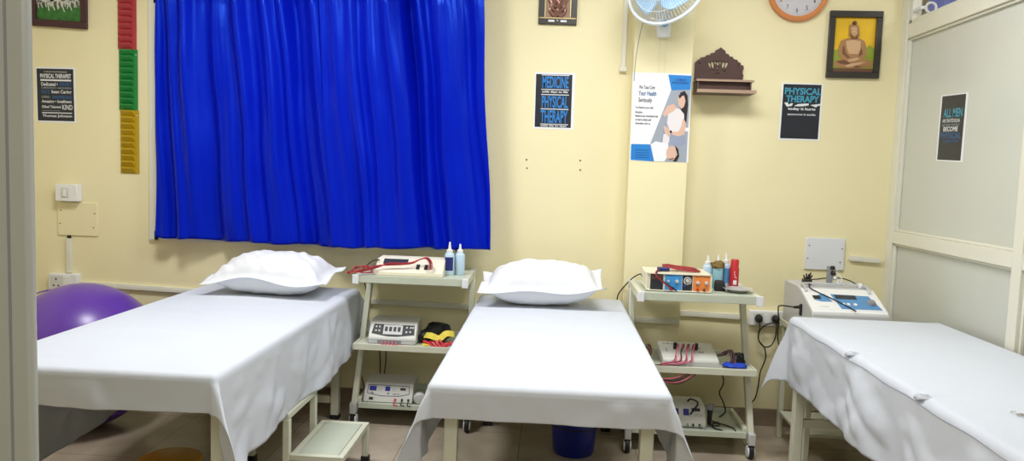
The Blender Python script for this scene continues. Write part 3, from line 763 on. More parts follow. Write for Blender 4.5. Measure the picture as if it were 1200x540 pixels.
# seated statue picture
O = at(966.8, 91.2, y=WY); F = Frame(O, at(1028.3, 92.4, y=WY) - O, at(972.2, 13, y=WY) - O)
p = picture('framed_picture', 'dark framed picture of a seated bronze statue on yellow, near the partition', F, .11, .095, 'frameblk')
t = MB(); t.slab(F, .09, .08, .91, .93, .001, .005, 'buddy')
G = Frame(F.p(.11, .085, 0), F.U * .80, F.V * .84)
t.pf(G, [(0, .02), (1, .02), (1, .42), (.85, .50), (.7, .36), (.3, .3), (.1, .42), (0, .38)], .004, .0058, 'budg')
t.slab(G, -.01, .0, 1.01, .075, .004, .0066, 'bgold3')
def st_(l): return [((x - 447 + .075 * (y - 103)) / 268, 1 - (y - 103) / 362) for x, y in l]
t.pf(G, st_([(432, 405), (448, 388), (500, 375), (560, 368), (620, 378), (668, 385), (684, 405), (672, 428), (620, 434), (560, 438), (480, 434), (442, 428)]), .006, .0076, 'bgold')
t.pf(G, st_([(466, 300), (480, 262), (520, 245), (560, 240), (600, 245), (630, 262), (642, 300), (640, 360), (600, 388), (540, 390), (486, 380), (462, 350)]), .0062, .008, 'bgold')
t.pf(G, st_([(492, 300), (500, 290), (510, 340), (540, 368), (520, 372), (488, 345)]), .0078, .0084, 'bgold3')
t.pf(G, st_([(512, 262), (560, 256), (606, 262), (604, 310), (590, 345), (530, 345), (518, 310)]), .0078, .0086, 'bgold2')
t.pf(G, st_([(612, 300), (618, 345), (590, 365), (600, 330)]), .0078, .0084, 'bgold3')
t.pf(G, st_([(540, 215), (590, 215), (588, 250), (545, 250)]), .0078, .0086, 'bgold3')
t.pf(G, st_([(532, 180), (536, 160), (560, 148), (586, 155), (598, 178), (600, 225), (594, 238), (590, 200), (586, 222), (566, 240), (546, 222), (540, 200), (536, 240), (530, 225)]), .008, .009, 'bgold')
t.pf(G, st_([(546, 178), (566, 170), (584, 178), (582, 214), (566, 228), (549, 214)]), .0088, .0096, 'bgold2')
t.disc(G, *st_([(568, 146)])[0], .055, .035, .008, .009, 'bgold3')
for x in (556, 576): t.disc(G, *st_([(x, 192)])[0], .016, .006, .0095, .01, 'bgold3', 10)
t.disc(G, *st_([(566, 212)])[0], .02, .006, .0095, .01, 'bgold3', 10)
t.pf(G, st_([(520, 385), (580, 368), (600, 376), (560, 392), (530, 396)]), .0084, .0092, 'bgold2')
t.pf(G, st_([(500, 420), (540, 408), (600, 398), (640, 392), (600, 412), (560, 424), (520, 432)]), .0084, .0092, 'bgold2')
t.pf(G, st_([(448, 395), (500, 384), (530, 400), (600, 425), (640, 422), (580, 434), (520, 416), (470, 408)]), .0078, .0088, 'bgold3')
t.build('printed_statue', None, p)

# wall clock
cc = at(935, -10.2, y=WY); cx, cz = cc.x, cc.z; R_ = .168
ck = thing('wall_clock', 'round wall clock with orange rim and white dial, top right', 'clock', (cx, WY, cz))
MB().lathe([(R_ - .004, 0), (R_, .012), (R_ - .004, .028), (R_ - .016, .034), (R_ - .028, .026), (R_ - .031, .016), (R_ - .031, .004), (0, .004)], (cx, WY, cz), 72, axis=(0, -1, 0)).build('rim', 'clockrim', ck)
MB().lathe([(R_ - .031, 0), (R_ - .031, .013), (0, .013)], (cx, WY - .002, cz), 60, axis=(0, -1, 0)).build('dial', 'clockface', ck)
t = MB()
for h in range(1, 13):
    a = PI / 2 - h * PI / 6 - .03
    F = Frame((cx + .105 * math.cos(a) - .011, WY - .0155, cz + .105 * math.sin(a) - .013), (.022, 0, 0), (0, 0, .026))
    w = .5 if h < 10 else .9
    if h == 1: w = .25
    t.text(F, str(h), .5 - w / 2, 0, .5 + w / 2, 1, 0, 'dgrey')
for k in range(60):
    a = k * PI / 30; r0 = .124 if k % 5 else .121
    t.bar((cx + r0 * math.cos(a), WY - .0158, cz + r0 * math.sin(a)), (cx + .13 * math.cos(a), WY - .0158, cz + .13 * math.sin(a)), .001, .0015, 'dgrey', up=(0, 1, 0))
t.build('numerals', None, ck)
t = MB().bar((cx, WY - .018, cz), (cx - .03, WY - .018, cz + .055), .002, .007, 'dgrey', up=(0, 1, 0)).bar((cx, WY - .02, cz), (cx + .06, WY - .02, cz + .06), .002, .005, 'dgrey', up=(0, 1, 0))
t.lathe([(.007, 0), (.007, .012), (0, .013)], (cx, WY - .014, cz), 16, axis=(0, -1, 0), m='dgrey'); t.build('hands', None, ck)
MB().lathe([(R_ - .03, .0), (R_ - .03, .002), (0, .002)], (cx, WY - .024, cz), 60, axis=(0, -1, 0)).build('glass_cover', 'glass', ck)

# lotus shelf
sx0, sx1 = .772, 1.062
zA, zT = at(845, 104, y=WY).z, at(845, 56, y=WY).z
ls = thing('wall_shelf', 'dark brown wall shelf with a cut-out lotus in its scalloped back', 'shelf', ((sx0 + sx1) / 2, WY, zA))
H = zT - zA
def mapp(x, y): return (sx0 + (x - 80) / 358.0 * (sx1 - sx0 - .02), zT - (y - 90) / 370.0 * (zT - at(845, 112, y=WY).z))
outl = [(78, 460), (78, 212), (100, 188), (112, 186), (118, 172), (150, 168), (160, 152), (185, 150), (192, 136), (218, 132), (226, 112), (248, 102), (262, 88), (276, 102), (296, 116), (300, 134), (322, 142), (330, 158), (352, 160), (362, 178), (386, 182), (394, 198), (410, 204), (416, 220), (434, 226), (438, 250), (430, 262), (430, 285), (438, 300), (434, 325), (438, 460)]
petals = []
def petal(cx_, cy_, w_, h_, a_):
    n = 12; l = []
    for k in range(n):
        t_ = 2 * PI * k / n; x_ = w_ * math.cos(t_) * (1 - .25 * math.sin(t_)); y_ = h_ * math.sin(t_)
        l.append((cx_ + x_ * math.cos(a_) - y_ * math.sin(a_), cy_ + x_ * math.sin(a_) + y_ * math.cos(a_)))
    return l
for (x_, y_, w_, h_, a_) in ((188, 224, 7, 24, -.28), (208, 222, 8, 27, -.15), (228, 206, 6, 14, -.2), (246, 212, 7, 16, 0), (246, 244, 6, 9, 0), (286, 222, 8, 26, .15), (308, 222, 8, 26, .28), (264, 206, 5, 14, .2), (205, 270, 14, 5, -.25), (290, 270, 14, 5, .25), (246, 268, 5, 5, 0), (240, 292, 5, 6, 0), (256, 292, 5, 6, 0)):
    petals.append(petal(x_, y_, w_ * 1.2, h_ * 1.1, a_))
for (x_, y_) in ((110, 214), (397, 227)): petals.append(petal(x_, y_, 6, 6, 0))
cu = bpy.data.curves.new('lotus', 'CURVE'); cu.dimensions = '2D'; cu.fill_mode = 'BOTH'; cu.extrude = .006
for l in [outl] + petals:
    sp_ = cu.splines.new('POLY'); sp_.points.add(len(l) - 1)
    for k, pt_ in enumerate(l):
        X, Z = mapp(*pt_); sp_.points[k].co = (X, Z, 0, 1)
    sp_.use_cyclic_u = True
to = bpy.data.objects.new('lotus', cu); me = bpy.data.meshes.new_from_object(to)
mb = MB().add([(v.co.x, WY - .007 + v.co.z, v.co.y) for v in me.vertices], [tuple(f.vertices) for f in me.polygons])
bpy.data.objects.remove(to); bpy.data.curves.remove(cu)
mb.build('scalloped_back', 'wood', ls)
for k, (za, zb_) in enumerate(((92, 95.2), (104.5, 109))):
    z1_ = at(845, za + 1, y=4.2).z; z0_ = at(845, zb_, y=4.2).z
    d_ = .125 if k == 0 else .15
    s_ = MB().box(sx0 - .006, sx1 + (.012 if k == 0 else .02), WY - d_, WY - .013, z0_, z1_).build('ledge', 'wood', ls, bevel=.001)
    MB().box(sx0 - .008, sx1 + (.013 if k == 0 else .021), WY - d_ - .003, WY - d_, z0_ - .0005, z1_ + .001).build('pale_edge', 'woodedge', s_)
zz0, zz1 = at(845, 106, y=4.2).z, at(845, 95, y=4.2).z
MB().box(sx0 + .0, sx1 - .0, WY - .10, WY - .09, zz0, zz1).box(sx0, sx0 + .008, WY - .12, WY - .013, zz0, zz1).box(sx1 - .008, sx1, WY - .12, WY - .013, zz0, zz1).build('front_board', 'wood', ls)

# finger ladder
zt = 2.90
lx0, lx1 = at(138, 60, y=WY).x, at(160, 60, y=WY).x
fl_ = thing('finger_ladder', 'wall mounted finger ladder in red, green and mustard sections beside the blue curtain', 'finger ladder', ((lx0 + lx1) / 2, WY, at(150, 203, y=WY).z))
zs = [zt, at(148, 58, y=WY).z, at(148, 129, y=WY).z, at(150, 203, y=WY).z]
for k, (nm, mm) in enumerate((('red_section', 'ladR'), ('green_section', 'ladG'), ('mustard_section', 'ladY'))):
    za, zb_ = zs[k], zs[k + 1]; sh = .006 * k
    a, b2 = lx0 + .004 + sh, lx1 + .002 + sh
    sec = MB().box(a, b2, WY - .006, WY, zb_, za).build(nm, mm, fl_, bevel=.001)
    n = max(1, round((za - zb_) / .0365)); hh = (za - zb_) / n
    for j in range(n):
        z1_ = za - j * hh - .002; z0_ = z1_ - hh + .003
        # a sloping step: ledge at the top that tapers back to the wall below
        xa_, xb_ = a + .013, a + (b2 - a) * .74
        MB().add([(xa_, WY - .006, z0_), (xb_ + .008, WY - .006, z0_), (xb_ + .004, WY - .006, z1_), (xa_, WY - .006, z1_), (xa_, WY - .026, z1_), (xb_, WY - .026, z1_), (xa_, WY - .026, z1_ - .006), (xb_, WY - .026, z1_ - .006)],
                 [(0, 1, 2, 3), (3, 2, 5, 4), (4, 5, 7, 6), (6, 7, 1, 0), (3, 4, 6, 0), (2, 1, 7, 5)]).build('step', mm, sec)
    MB().lathe([(.003, 0), (.003, .002), (0, .003)], (b2 - .008, WY - .006, za - .03), 10, axis=(0, -1, 0)).build('screw', 'capw', sec)

# switch box, plates, sockets
def wbox(name, label, cat, bl, tr_, d_, m_, bevel=.004, y=WY):
    a, c = at(*bl, y=y), at(*tr_, y=y)
    t = thing(name, label, cat, ((a.x + c.x) / 2, y, a.z))
    MB().box(a.x, c.x, y - d_, y, a.z, c.z).build('body', m_, t, bevel=bevel); return t, a, c
t, a, c = wbox('switch_box', 'white switch box above the cream blank plate on the left wall', 'switch', (71, 235), (96, 216), .05, 'white')
F = Frame((a.x, WY - .05, a.z), (c.x - a.x, 0, 0), (0, 0, c.z - a.z)); MB().slab(F, .28, .22, .62, .8, 0, .003).build('switch_plate', 'dullwhite', t, bevel=.001)
MB().pf(F, [(.38, .3), (.52, .3), (.55, .72), (.41, .72)], .002, .008).build('rocker', 'white', t)
t, a, c = wbox('blank_plate', 'square cream blank plate with four screws under the white switch box', 'plate', (69, 275), (115, 238), .008, 'wall', .002)
for u, v in ((.08, .75), (.93, .68), (.06, .35), (.9, .26)): MB().lathe([(.0035, 0), (.0035, .002), (0, .002)], (a.x + u * (c.x - a.x), WY - .008, a.z + v * (c.z - a.z)), 10, axis=(0, -1, 0)).build('screw', 'frameblk', t)
t = thing('cable_conduit', 'short white conduit dropping from the cream blank plate to the socket', 'conduit', (at(82, 320, y=WY).x, WY, .71))
x_ = at(82, 300, y=WY).x; z0_, z1_ = at(82, 319, y=WY).z, at(82, 279, y=WY).z
MB().box(x_ - .014, x_ + .014, WY - .018, WY, z0_, z1_).build('channel', 'alu', t, bevel=.002); MB().box(x_ - .010, x_ + .010, WY - .010, WY, z1_, z1_ + .018).build('cable_stub', 'black', t)
t, a, c = wbox('wall_socket', 'white wall socket partly hidden behind the purple ball', 'socket', (62, 341), (95, 320.5), .04, 'white')
F = Frame((a.x, WY - .04, a.z), (c.x - a.x, 0, 0), (0, 0, c.z - a.z))
MB().slab(F, .08, .12, .5, .9, 0, .003).build('socket_plate', 'dullwhite', t, bevel=.001); MB().slab(F, .54, .12, .78, .9, 0, .004).build('rocker', 'white', t, bevel=.001)
mb = MB()
for u, v in ((.28, .72), (.2, .38), (.36, .38)): mb.disc(F, u, v, .03, .05, .002, .0036)
mb.build('pin_hole', 'frameblk', t)
t, a, c = wbox('blank_plate', 'pale lilac grey square plate on the wall behind the blue panelled machine', 'plate', (942, 315), (990, 279.5), .012, 'capw', .003)
for u, v in ((.08, .75), (.93, .68), (.06, .35), (.9, .26)): MB().lathe([(.0035, 0), (.0035, .002), (0, .002)], (a.x + u * (c.x - a.x), WY - .012, a.z + v * (c.z - a.z)), 10, axis=(0, -1, 0)).build('screw', 'frameblk', t)
t, a, c = wbox('wall_socket', 'white double wall socket with two black plugs beside the right trolley', 'socket', (876, 379.5), (916, 364), .035, 'white')
F = Frame((a.x, WY - .035, a.z), (c.x - a.x, 0, 0), (0, 0, c.z - a.z))
MB().slab(F, .12, .12, .9, .86, 0, .003).build('socket_plate', 'dullwhite', t, bevel=.001); MB().slab(F, .43, .2, .60, .8, .002, .007).build('rocker', 'white', t, bevel=.001)
SF = F
for u, lab in ((.26, 'left black plug of the double wall socket, its cable falling to the right trolley'), (.76, 'right black plug of the double wall socket, its cable looping down')):
    c0 = F.p(u, .5, .003)
    pl = thing('mains_plug', lab, 'plug', tuple(c0), 0, 'plugs in the double socket')
    MB().lathe([(.021, 0), (.022, .012), (.017, .030), (.008, .042), (0, .043)], c0, 20, axis=(0, -1, 0), sy=1.15).build('plug_body', 'black', pl)
    if u < .5: pts = [c0 + V((0, -.03, -.008)), c0 + V((.0, -.036, -.05))] + pxs([(889, 398, 4.28), (896, 408, 4.28), (897, 420, 4.28), (891, 436, 4.27), (888, 455, 4.24), (884, 468, 4.2), (876, 474, 4.16)])
    else: pts = [c0 + V((0, -.03, -.008)), c0 + V((.0, -.036, -.05))] + pxs([(908, 397, 4.29), (903, 405, 4.29), (895, 406, 4.29), (889, 398, 4.29), (890, 388, 4.28), (897, 381, 4.27), (906, 378, 4.26), (916, 379, 4.25), (924, 381, 4.2)])
    MB().tube(smooth(pts, 8), .0036, 8).build('cable', 'black', pl)

# small nail holes
nh = MB()
for (x_, y_) in ((617, 187), (617.5, 197), (680, 188), (680, 199)): nh.lathe([(.0045, 0), (.003, .002), (0, .002)], at(x_, y_, y=WY), 10, axis=(0, -1, 0))
for k, (x_, y_) in enumerate(((617, 187), (617.5, 197), (680, 188), (680, 199))):
    o = MB().lathe([(.005, 0), (.004, .003), (.002, .004), (0, .004)], at(x_, y_, y=WY), 10, axis=(0, -1, 0)).build('wall_plug', 'frameblk' if k % 2 == 0 else 'wood', None)
    tag(o, ['upper left of four tiny screw holes below the medicine poster', 'lower left of four tiny screw holes below the medicine poster', 'upper right of four tiny screw holes below the medicine poster', 'lower right of four tiny screw holes below the medicine poster'][k], 'screw hole', 'screw holes in the wall')
del nh
# wall fan
fy = 4.33; bx_, bz_ = at(777.5, 33, y=4.2).x, at(777, 33, y=4.2).z
fn = thing('wall_fan', 'white and pale blue wall fan above the physiotherapy poster', 'fan', (bx_, WY, bz_ - .06))
a = at(769, 43.5, y=4.17); c = at(788, 22, y=4.17)
MB().add([(a.x + .008, 4.17, a.z), (c.x - .006, 4.17, a.z), (c.x, 4.17, c.z + .03), (a.x - .008, 4.17, c.z + .03), (a.x + .012, WY, a.z + .004), (c.x - .010, WY, a.z + .004), (c.x - .004, WY, c.z + .10), (a.x - .004, WY, c.z + .10)],
         [(0, 1, 2, 3), (7, 6, 5, 4), (4, 5, 1, 0), (3, 2, 6, 7), (0, 3, 7, 4), (1, 5, 6, 2)]).build('base_box', 'white', fn, bevel=.010, seg=3)
cb = at(779, 27, y=4.16)
MB().lathe([(.018, 0), (.018, .012), (.012, .016), (0, .016)], (cb.x, 4.17, cb.z), 20, axis=(0, -1, -.1)).build('speed_knob', 'fanmid', fn)
fc = at(782, -15, y=4.00); ax = V((-.56, -.95, .38)).normalized(); RF = .208
A = V((0, 0, 1)).rotation_difference(ax).to_matrix()
def fp(r, a_, h): return fc + A @ V((r * math.cos(a_), r * math.sin(a_), h))
MB().tube(smooth([(bx_, 4.25, bz_ + .03), (bx_, 4.22, bz_ + .12), fc + V((0, .16, -.02)), fc - ax * .09], 6), .022, 14).build('neck', 'white', fn)
MB().lathe([(0, -.13), (.045, -.125), (.058, -.10), (.060, -.04), (.05, -.02), (0, -.02)], fc, 28, axis=ax).build('motor_housing', 'white', fn)
MB().torus(fc, RF, .0085, ax, 80, 10).build('guard_rim', 'wire', fn)
def cage(sign, depth, name, par):
    g = MB(); nspoke = 72
    for k in range(nspoke):
        a_ = 2 * PI * k / nspoke
        g.tube([fp(.045, a_, sign * depth), fp(.11, a_, sign * depth * .93), fp(.165, a_, sign * depth * .68), fp(.195, a_, sign * depth * .34), fp(RF, a_, 0)], .0011, 4)
    for r_, h_ in ((.045, 1), (.11, .93), (.165, .68)): g.torus(fp(0, 0, sign * depth * h_), r_, .0017, ax, 60, 6)
    return g.build(name, 'wire', par)
cage(1, .065, 'front_guard', fn); cage(-1, .06, 'rear_guard', fn)
MB().lathe([(.046, -.003), (.046, .004), (.03, .009), (0, .010)], fp(0, 0, .065), 28, axis=ax).build('guard_badge', 'fanmid', fn)
MB().lathe([(.03, -.02), (.032, .025), (.022, .04), (0, .042)], fc, 24, axis=ax).build('hub', 'fanblue', fn)
for k in range(3):
    vs = []; fs = []; n1, n2 = 10, 10
    for i in range(n1 + 1):
        r_ = .028 + (.172 - .028) * i / n1; wd = .35 + .55 * math.sin(PI * min(1, .2 + i / n1 * .62))
        for j in range(n2 + 1):
            s_ = j / n2 - .5; a_ = k * 2 * PI / 3 + .6 + s_ * 2 * wd * .95 + .35 * i / n1
            vs.append(fp(r_, a_, .018 - s_ * .05 + .004 * i / n1))
    for i in range(n1):
        for j in range(n2): q_ = i * (n2 + 1) + j; fs.append((q_, q_ + 1, q_ + n2 + 2, q_ + n2 + 1))
    MB().add(vs, fs).build('blade', 'fanblue', fn, solid=.0025, recalc=False)
for x_ in (-.012, .034):
    b0 = V((bx_ + x_, 4.16, a.z + .01))
for k, dx_ in enumerate((-.018, .018)):
    MB().tube([(bx_ + dx_, 4.19, a.z + .004), (bx_ + dx_ * .95, 4.186, at(777, 86, y=4.19).z)], .0010, 6).build('pull_cord', 'dullwhite', fn)
MB().tube(smooth([at(754, 24, y=4.16), at(749, 45, y=4.18), at(745, 70, y=4.18), at(743, 95, y=4.188)], 8), .0018, 6).build('power_cord', 'grey', fn)
# cloth with eyelets seen through the upper partition window
vs = []; fs = []
for j in range(21):
    for i in range(161):
        u = i / 160; vs.append((1.985 + 1.2 * u, 4.235 + .028 * math.sin(i * .42) * (1 - .3 * j / 20), 2.86 - 1.7 * j / 20))
for j in range(20):
    for i in range(160): fs.append((j * 161 + i, j * 161 + 161 + i, j * 161 + 162 + i, j * 161 + i + 1))
o = MB().add(vs, fs).build('far_curtain', 'satin2', None, solid=.003, recalc=False, sharp=180)
tag(o, 'dull blue curtain beyond the glass at the top of the partition', 'curtain')
fr_ = thing('far_curtain_rail', 'steel rail with brackets above the dull blue curtain beyond the partition glass', 'curtain rail', (2.6, WY, 2.9))
MB().tube([(1.99, 4.235, 2.89), (3.3, 4.235, 2.89)], .012, 12).build('rail', 'chrome', fr_)
for x_ in (2.0, 3.27): MB().box(x_ - .01, x_ + .01, 4.235, WY, 2.88, 2.90).build('bracket', 'chrome', fr_)
rc = at(1091, 9, y=4.16)
hk = thing('towel_ring', 'pale round ring on a stem seen through the glass above the partition', 'ring', (rc.x, WY, rc.z))
MB().torus(tuple(rc), .026, .0065, (0, 1, 0), 32, 10).build('ring', 'capw', hk)
MB().tube([(rc.x - .045, WY, rc.z), (rc.x - .045, 4.16, rc.z), (rc.x - .028, 4.16, rc.z)], .009, 10).build('stem', 'capw', hk)
MB().lathe([(.022, 0), (.022, .012), (0, .014)], (rc.x - .045, WY, rc.z), 18, axis=(0, -1, 0)).build('mount', 'capw', hk)

# ================================================================ machines on the left trolley
def face(x0, x1, p0, p1): return Frame((x0, p0[0], p0[1]), (x1 - x0, 0, 0), (0, p1[0] - p0[0], p1[1] - p0[1]))
LZ1 = .464; LZ0 = .122
ly = TL[1]
# top: low cream wedge unit
z = TZ; a0, a1 = -.925, -.560; y0 = ly + .04
t = thing('electrotherapy_unit', 'long cream wedge shaped unit with blue display on the left trolley top shelf', 'therapy machine', ((a0 + a1) / 2, y0, z))
MB().prism_x([(y0, z), (y0, z + .022), (y0 + .015, z + .03), (y0 + .09, z + .082), (y0 + .2, z + .086), (y0 + .2, z)], a0, a1).build('case', 'cream', t, bevel=.004)
F = face(a0, a1, (y0 + .015, z + .03), (y0 + .09, z + .082))
MB().slab(F, .10, .5, .46, .95, 0, .002).build('display', 'dgrey', t); MB().slab(F, .12, .58, .44, .88, .0015, .0028).build('screen', 'dgrey', t)
for u in (.60, .72):
    MB().slab(F, u, .12, u + .05, .5, 0, .006).build('button', 'black', t, bevel=.001)
ld = thing('electrode_leads', 'red and black leads lying over the cream wedge unit on the left trolley', 'leads', (-.8, ly, z))
for k, (m_, dy) in enumerate((('redwire', 0), ('black', .004), ('redwire', -.004))):
    pts = pxs([(502.5 + k * 1.5, 316, 3.895), (503 + k * 1.5, 308, 3.91), (499 + k, 303 - k * .5, 3.93), (492, 304, 3.93), (483, 308.5 - k * .6, 3.92), (470, 310 - k * .8, 3.915), (455, 310.5 - k, 3.91), (443, 311 + k, 3.90), (432, 314 + k, 3.88), (420, 317 + k * .8, 3.87), (407, 320.5 - k * 1.2, 3.87)])
    MB().tube(smooth(pts, 8), .0034 if k != 1 else .0028, 8).build('red_lead' if m_ == 'redwire' else 'black_lead', m_, ld)
for k in range(5):
    pts = pxs([(407 + k * 2, 320 - k * .5, 3.87), (416, 315 - k * .6, 3.885), (426 + k, 311.5 + k * .4, 3.9), (434, 313 + k * .7, 3.9), (436, 318 + k * .3, 3.885), (428 - k, 319.4, 3.875), (418 + k * 2, 318.3 + k * .3, 3.872)])
    MB().tube(smooth(pts, 8), .0030, 8).build('red_lead' if k % 2 == 0 else 'black_lead', 'redwire' if k % 2 == 0 else 'black', ld)
o = MB().tube(smooth(pxs([(445, 304.5, 3.96), (438, 305, 3.97), (432, 309, 3.98)]) + pxs([(424, 318, 4.25), (427, 330, 4.3), (429, 345, 4.31), (425, 380, 4.31), (421, 420, 4.31), (426, 450, 4.31), (432, 468, 4.305)]), 8), .0032, 8).build('power_cable', 'black', t)
# bottles
def bottle(label, x, y, z, r, h, m_, grp, lab=None, nz=.045, total=.165):
    t = thing('gel_bottle', label, 'bottle', (x, y, z), 0, grp)
    MB().lathe([(r * .9, 0), (r, .004), (r, h - .012), (r * .85, h - .003), (r * .45, h + .004), (0, h + .004)], (x, y, z), 28).build('body', m_, t)
    MB().lathe([(r * .62, h + .003), (r * .62, h + .016), (r * .30, h + .02), (r * .16, h + nz), (0, h + nz + .002)], (x, y, z), 20).build('nozzle', 'white', t)
    if lab:
        n = 14; vs = []
        for k in range(n + 1):
            a_ = -PI / 2 - .95 + 1.9 * k / n
            for zz in (z + h * .22, z + h * .82): vs.append((x + (r + .0006) * math.cos(a_), y + (r + .0006) * math.sin(a_), zz))
        MB().add(vs, [(2 * k, 2 * k + 2, 2 * k + 3, 2 * k + 1) for k in range(n)]).build('printed_label', lab, t)
    return t
bottle('pale gel bottle with a dark blue label beside the cream wedge unit', -.541, ly + .16, TZ, .027, .122, 'bottle', 'gel bottles on the left trolley', 'navy', .058)
bottle('plain pale blue gel bottle at the right end of the left trolley top shelf', -.488, ly + .19, TZ, .027, .120, 'bottle', 'gel bottles on the left trolley', None, .048)
# middle: four channel unit
z = LZ1 + .006; a0, a1 = -.960, -.700; y0 = ly + .075
t = thing('electrotherapy_unit', 'white unit with dark control panel and pink leads on the left trolley middle shelf', 'therapy machine', ((a0 + a1) / 2, y0, z - .006))
MB().prism_x([(y0, z), (y0, z + .028), (y0 + .055, z + .105), (y0 + .10, z + .118), (y0 + .2, z + .115), (y0 + .2, z)], a0, a1).build('case', 'dullwhite', t, bevel=.006)
MB().box(a0 + .004, a1 - .004, y0 - .003, y0 + .01, z - .002, z + .022).build('lower_strip', 'grey', t, bevel=.001)
for x_ in (a0 + .03, a1 - .03):
    for yy in (y0 + .02, y0 + .17): MB().lathe([(.01, 0), (.01, .006)], (x_, yy, z - .006), 12).build('foot', 'black', t)
F = face(a0, a1, (y0, z + .028), (y0 + .055, z + .105))
MB().pf(F, [(.06, .3), (.1, .88), (.94, .86), (.96, .28), (.6, .14), (.4, .14)], 0, .002).build('control_panel', 'black', t)
MB().slab(F, .30, .26, .70, .84, .0018, .003).build('display_window', 'ltgrey', t)
for k in range(4):
    MB().slab(F, .33 + k * .09, .44, .39 + k * .09, .72, .0028, .004).build('channel_key', 'black', t)
mb = MB()
for u, v in ((.13, .42), (.2, .42), (.13, .66), (.2, .66), (.77, .66), (.85, .66), (.77, .38), (.85, .4), (.9, .66)): mb.slab(F, u, v, u + .035, v + .1, .0018, .004)
mb.build('keypad', 'ltgrey', t)
F2 = Frame((a0, y0 - .003, z), (a1 - a0, 0, 0), (0, 0, .022)); 
for q1, q2 in ((.02, .2), (.7, .98)): MB().slab(F2, q1, .1, q2, .9, 0, .001).build('socket_strip', 'ltgrey', t)
for k in range(5):
    x_ = a0 + .075 + k * .019
    MB().tube(smooth([(x_, y0 - .002, z + .012), (x_ + .004, y0 - .018, z + .012), (x_ + .012, y0 - .022, z - .001), (x_ + .03 + k * .004, y0 - .012, z - .002)], 6), .0032, 8).build('pink_lead', 'pink', t)
# straps and cuff heap
hp = thing('strap_heap', 'heap of black cuff with yellow and red straps on the left trolley middle shelf', 'straps', (-.60, ly + .15, LZ1))
def blob(c, rx, ry, rz, seed, amp=.25, n=26):
    mb = MB().ball((0, 0, 0), 1, 1, 1, n)
    out = []
    for q_ in mb.v:
        k_ = 1 + amp * noise.noise(q_ * 1.6 + V((seed, 0, 0))) + amp * .5 * noise.noise(q_ * 4 + V((0, seed, 0)))
        out.append(V((c[0] + q_.x * rx * k_, c[1] + q_.y * ry * k_, max(c[2] - rz * .95, c[2] + q_.z * rz * k_))))
    mb.v = out; return mb
blob((-.600, ly + .2, LZ1 + .055), .075, .06, .058, 2.1).build('black_cuff', 'black', hp)
blob((-.655, ly + .17, LZ1 + .035), .045, .05, .037, 5.1).build('black_cuff', 'black', hp)
def ribbon(pts, w, m_, name, par, up=(0, 0, 1), th=.003):
    pts = smooth(pts, 8); mb = MB(); n = len(pts); vs = []
    for i, p_ in enumerate(pts):
        d = (pts[min(i + 1, n - 1)] - pts[max(0, i - 1)]).normalized(); s_ = d.cross(V(up)).normalized(); nn = s_.cross(d)
        for sx_, sz_ in ((-1, -1), (1, -1), (1, 1), (-1, 1)): vs.append(p_ + s_ * (w / 2 * sx_) + nn * (th / 2 * sz_))
    fs = [(i * 4 + k, i * 4 + (k + 1) % 4, i * 4 + 4 + (k + 1) % 4, i * 4 + 4 + k) for i in range(n - 1) for k in range(4)] + [(3, 2, 1, 0), tuple((n - 1) * 4 + k for k in range(4))]
    return mb.add(vs, fs).build(name, m_, par)
yy = ly + .10
ribbon([(-.655, yy + .01, LZ1 + .055), (-.62, yy - .02, LZ1 + .060), (-.575, yy - .01, LZ1 + .045), (-.54, yy, LZ1 + .07), (-.50, yy + .02, LZ1 + .065)], .035, 'yellow', 'yellow_strap', hp, up=(0, -.8, .6))
ribbon([(-.665, yy - .02, LZ1 + .010), (-.63, yy - .03, LZ1 + .016), (-.60, yy - .025, LZ1 + .006), (-.55, yy - .02, LZ1 + .012)], .022, 'yellow', 'yellow_strap', hp, up=(0, -.5, .8))
for k in range(4):
    ribbon([(-.66 + k * .03, yy - .015 - k * .002, LZ1 + .030 - k * .004), (-.63 + k * .02, yy - .03, LZ1 + .022 + k * .006), (-.60 + k * .02, yy - .035, LZ1 + .010), (-.57 + k * .025, yy - .028, LZ1 + .016 + k * .005), (-.545 + k * .02, yy - .02, LZ1 + .008)], .013, 'red', 'red_strap', hp, up=(0, -.6, .8))
# bottom unit
z = LZ0 + .006; a0, a1 = -.992, -.722; y0 = ly + .125
t = thing('electrotherapy_unit', 'white unit with two blue displays on the left trolley bottom shelf', 'therapy machine', ((a0 + a1) / 2, y0, z - .006))
MB().prism_x([(y0, z), (y0, z + .012), (y0 + .045, z + .100), (y0 + .06, z + .104), (y0 + .2, z + .108), (y0 + .2, z)], a0, a1).build('case', 'dullwhite', t, bevel=.005)
for x_ in (a0 + .03, a1 - .03):
    for yy in (y0 + .02, y0 + .17): MB().lathe([(.01, 0), (.01, .006)], (x_, yy, z - .006), 12).build('foot', 'black', t)
F = face(a0, a1, (y0, z + .012), (y0 + .045, z + .100))
mb = MB()
for (p_, q_) in (((.07, .40), (.08, .86)), ((.08, .86), (.92, .86)), ((.92, .86), (.93, .42)), ((.93, .42), (.7, .28)), ((.7, .28), (.35, .27)), ((.35, .27), (.07, .40))):
    mb.tube([F.p(*p_, .001), F.p(*q_, .001)], .0014, 6)
mb.build('panel_outline', 'navy', t)
for u0_, u1_ in ((.11, .25), (.43, .53)): MB().slab(F, u0_, .55, u1_, .8, 0, .002).build('blue_display', 'lcd', t)
MB().slab(F, .74, .62, .85, .74, 0, .002).build('dark_window', 'black', t); MB().slab(F, .12, .05, .2, .17, 0, .005).build('power_switch', 'black', t, bevel=.001)
for u in (.17, .50): MB().disc(F, u, .42, .025, .055, 0, .003).build('button', 'grey', t)
for u in (.33, .61): mb = MB().disc(F, u, .62, .045, .09, 0, .002); mb.build('dial', 'ltgrey', t)
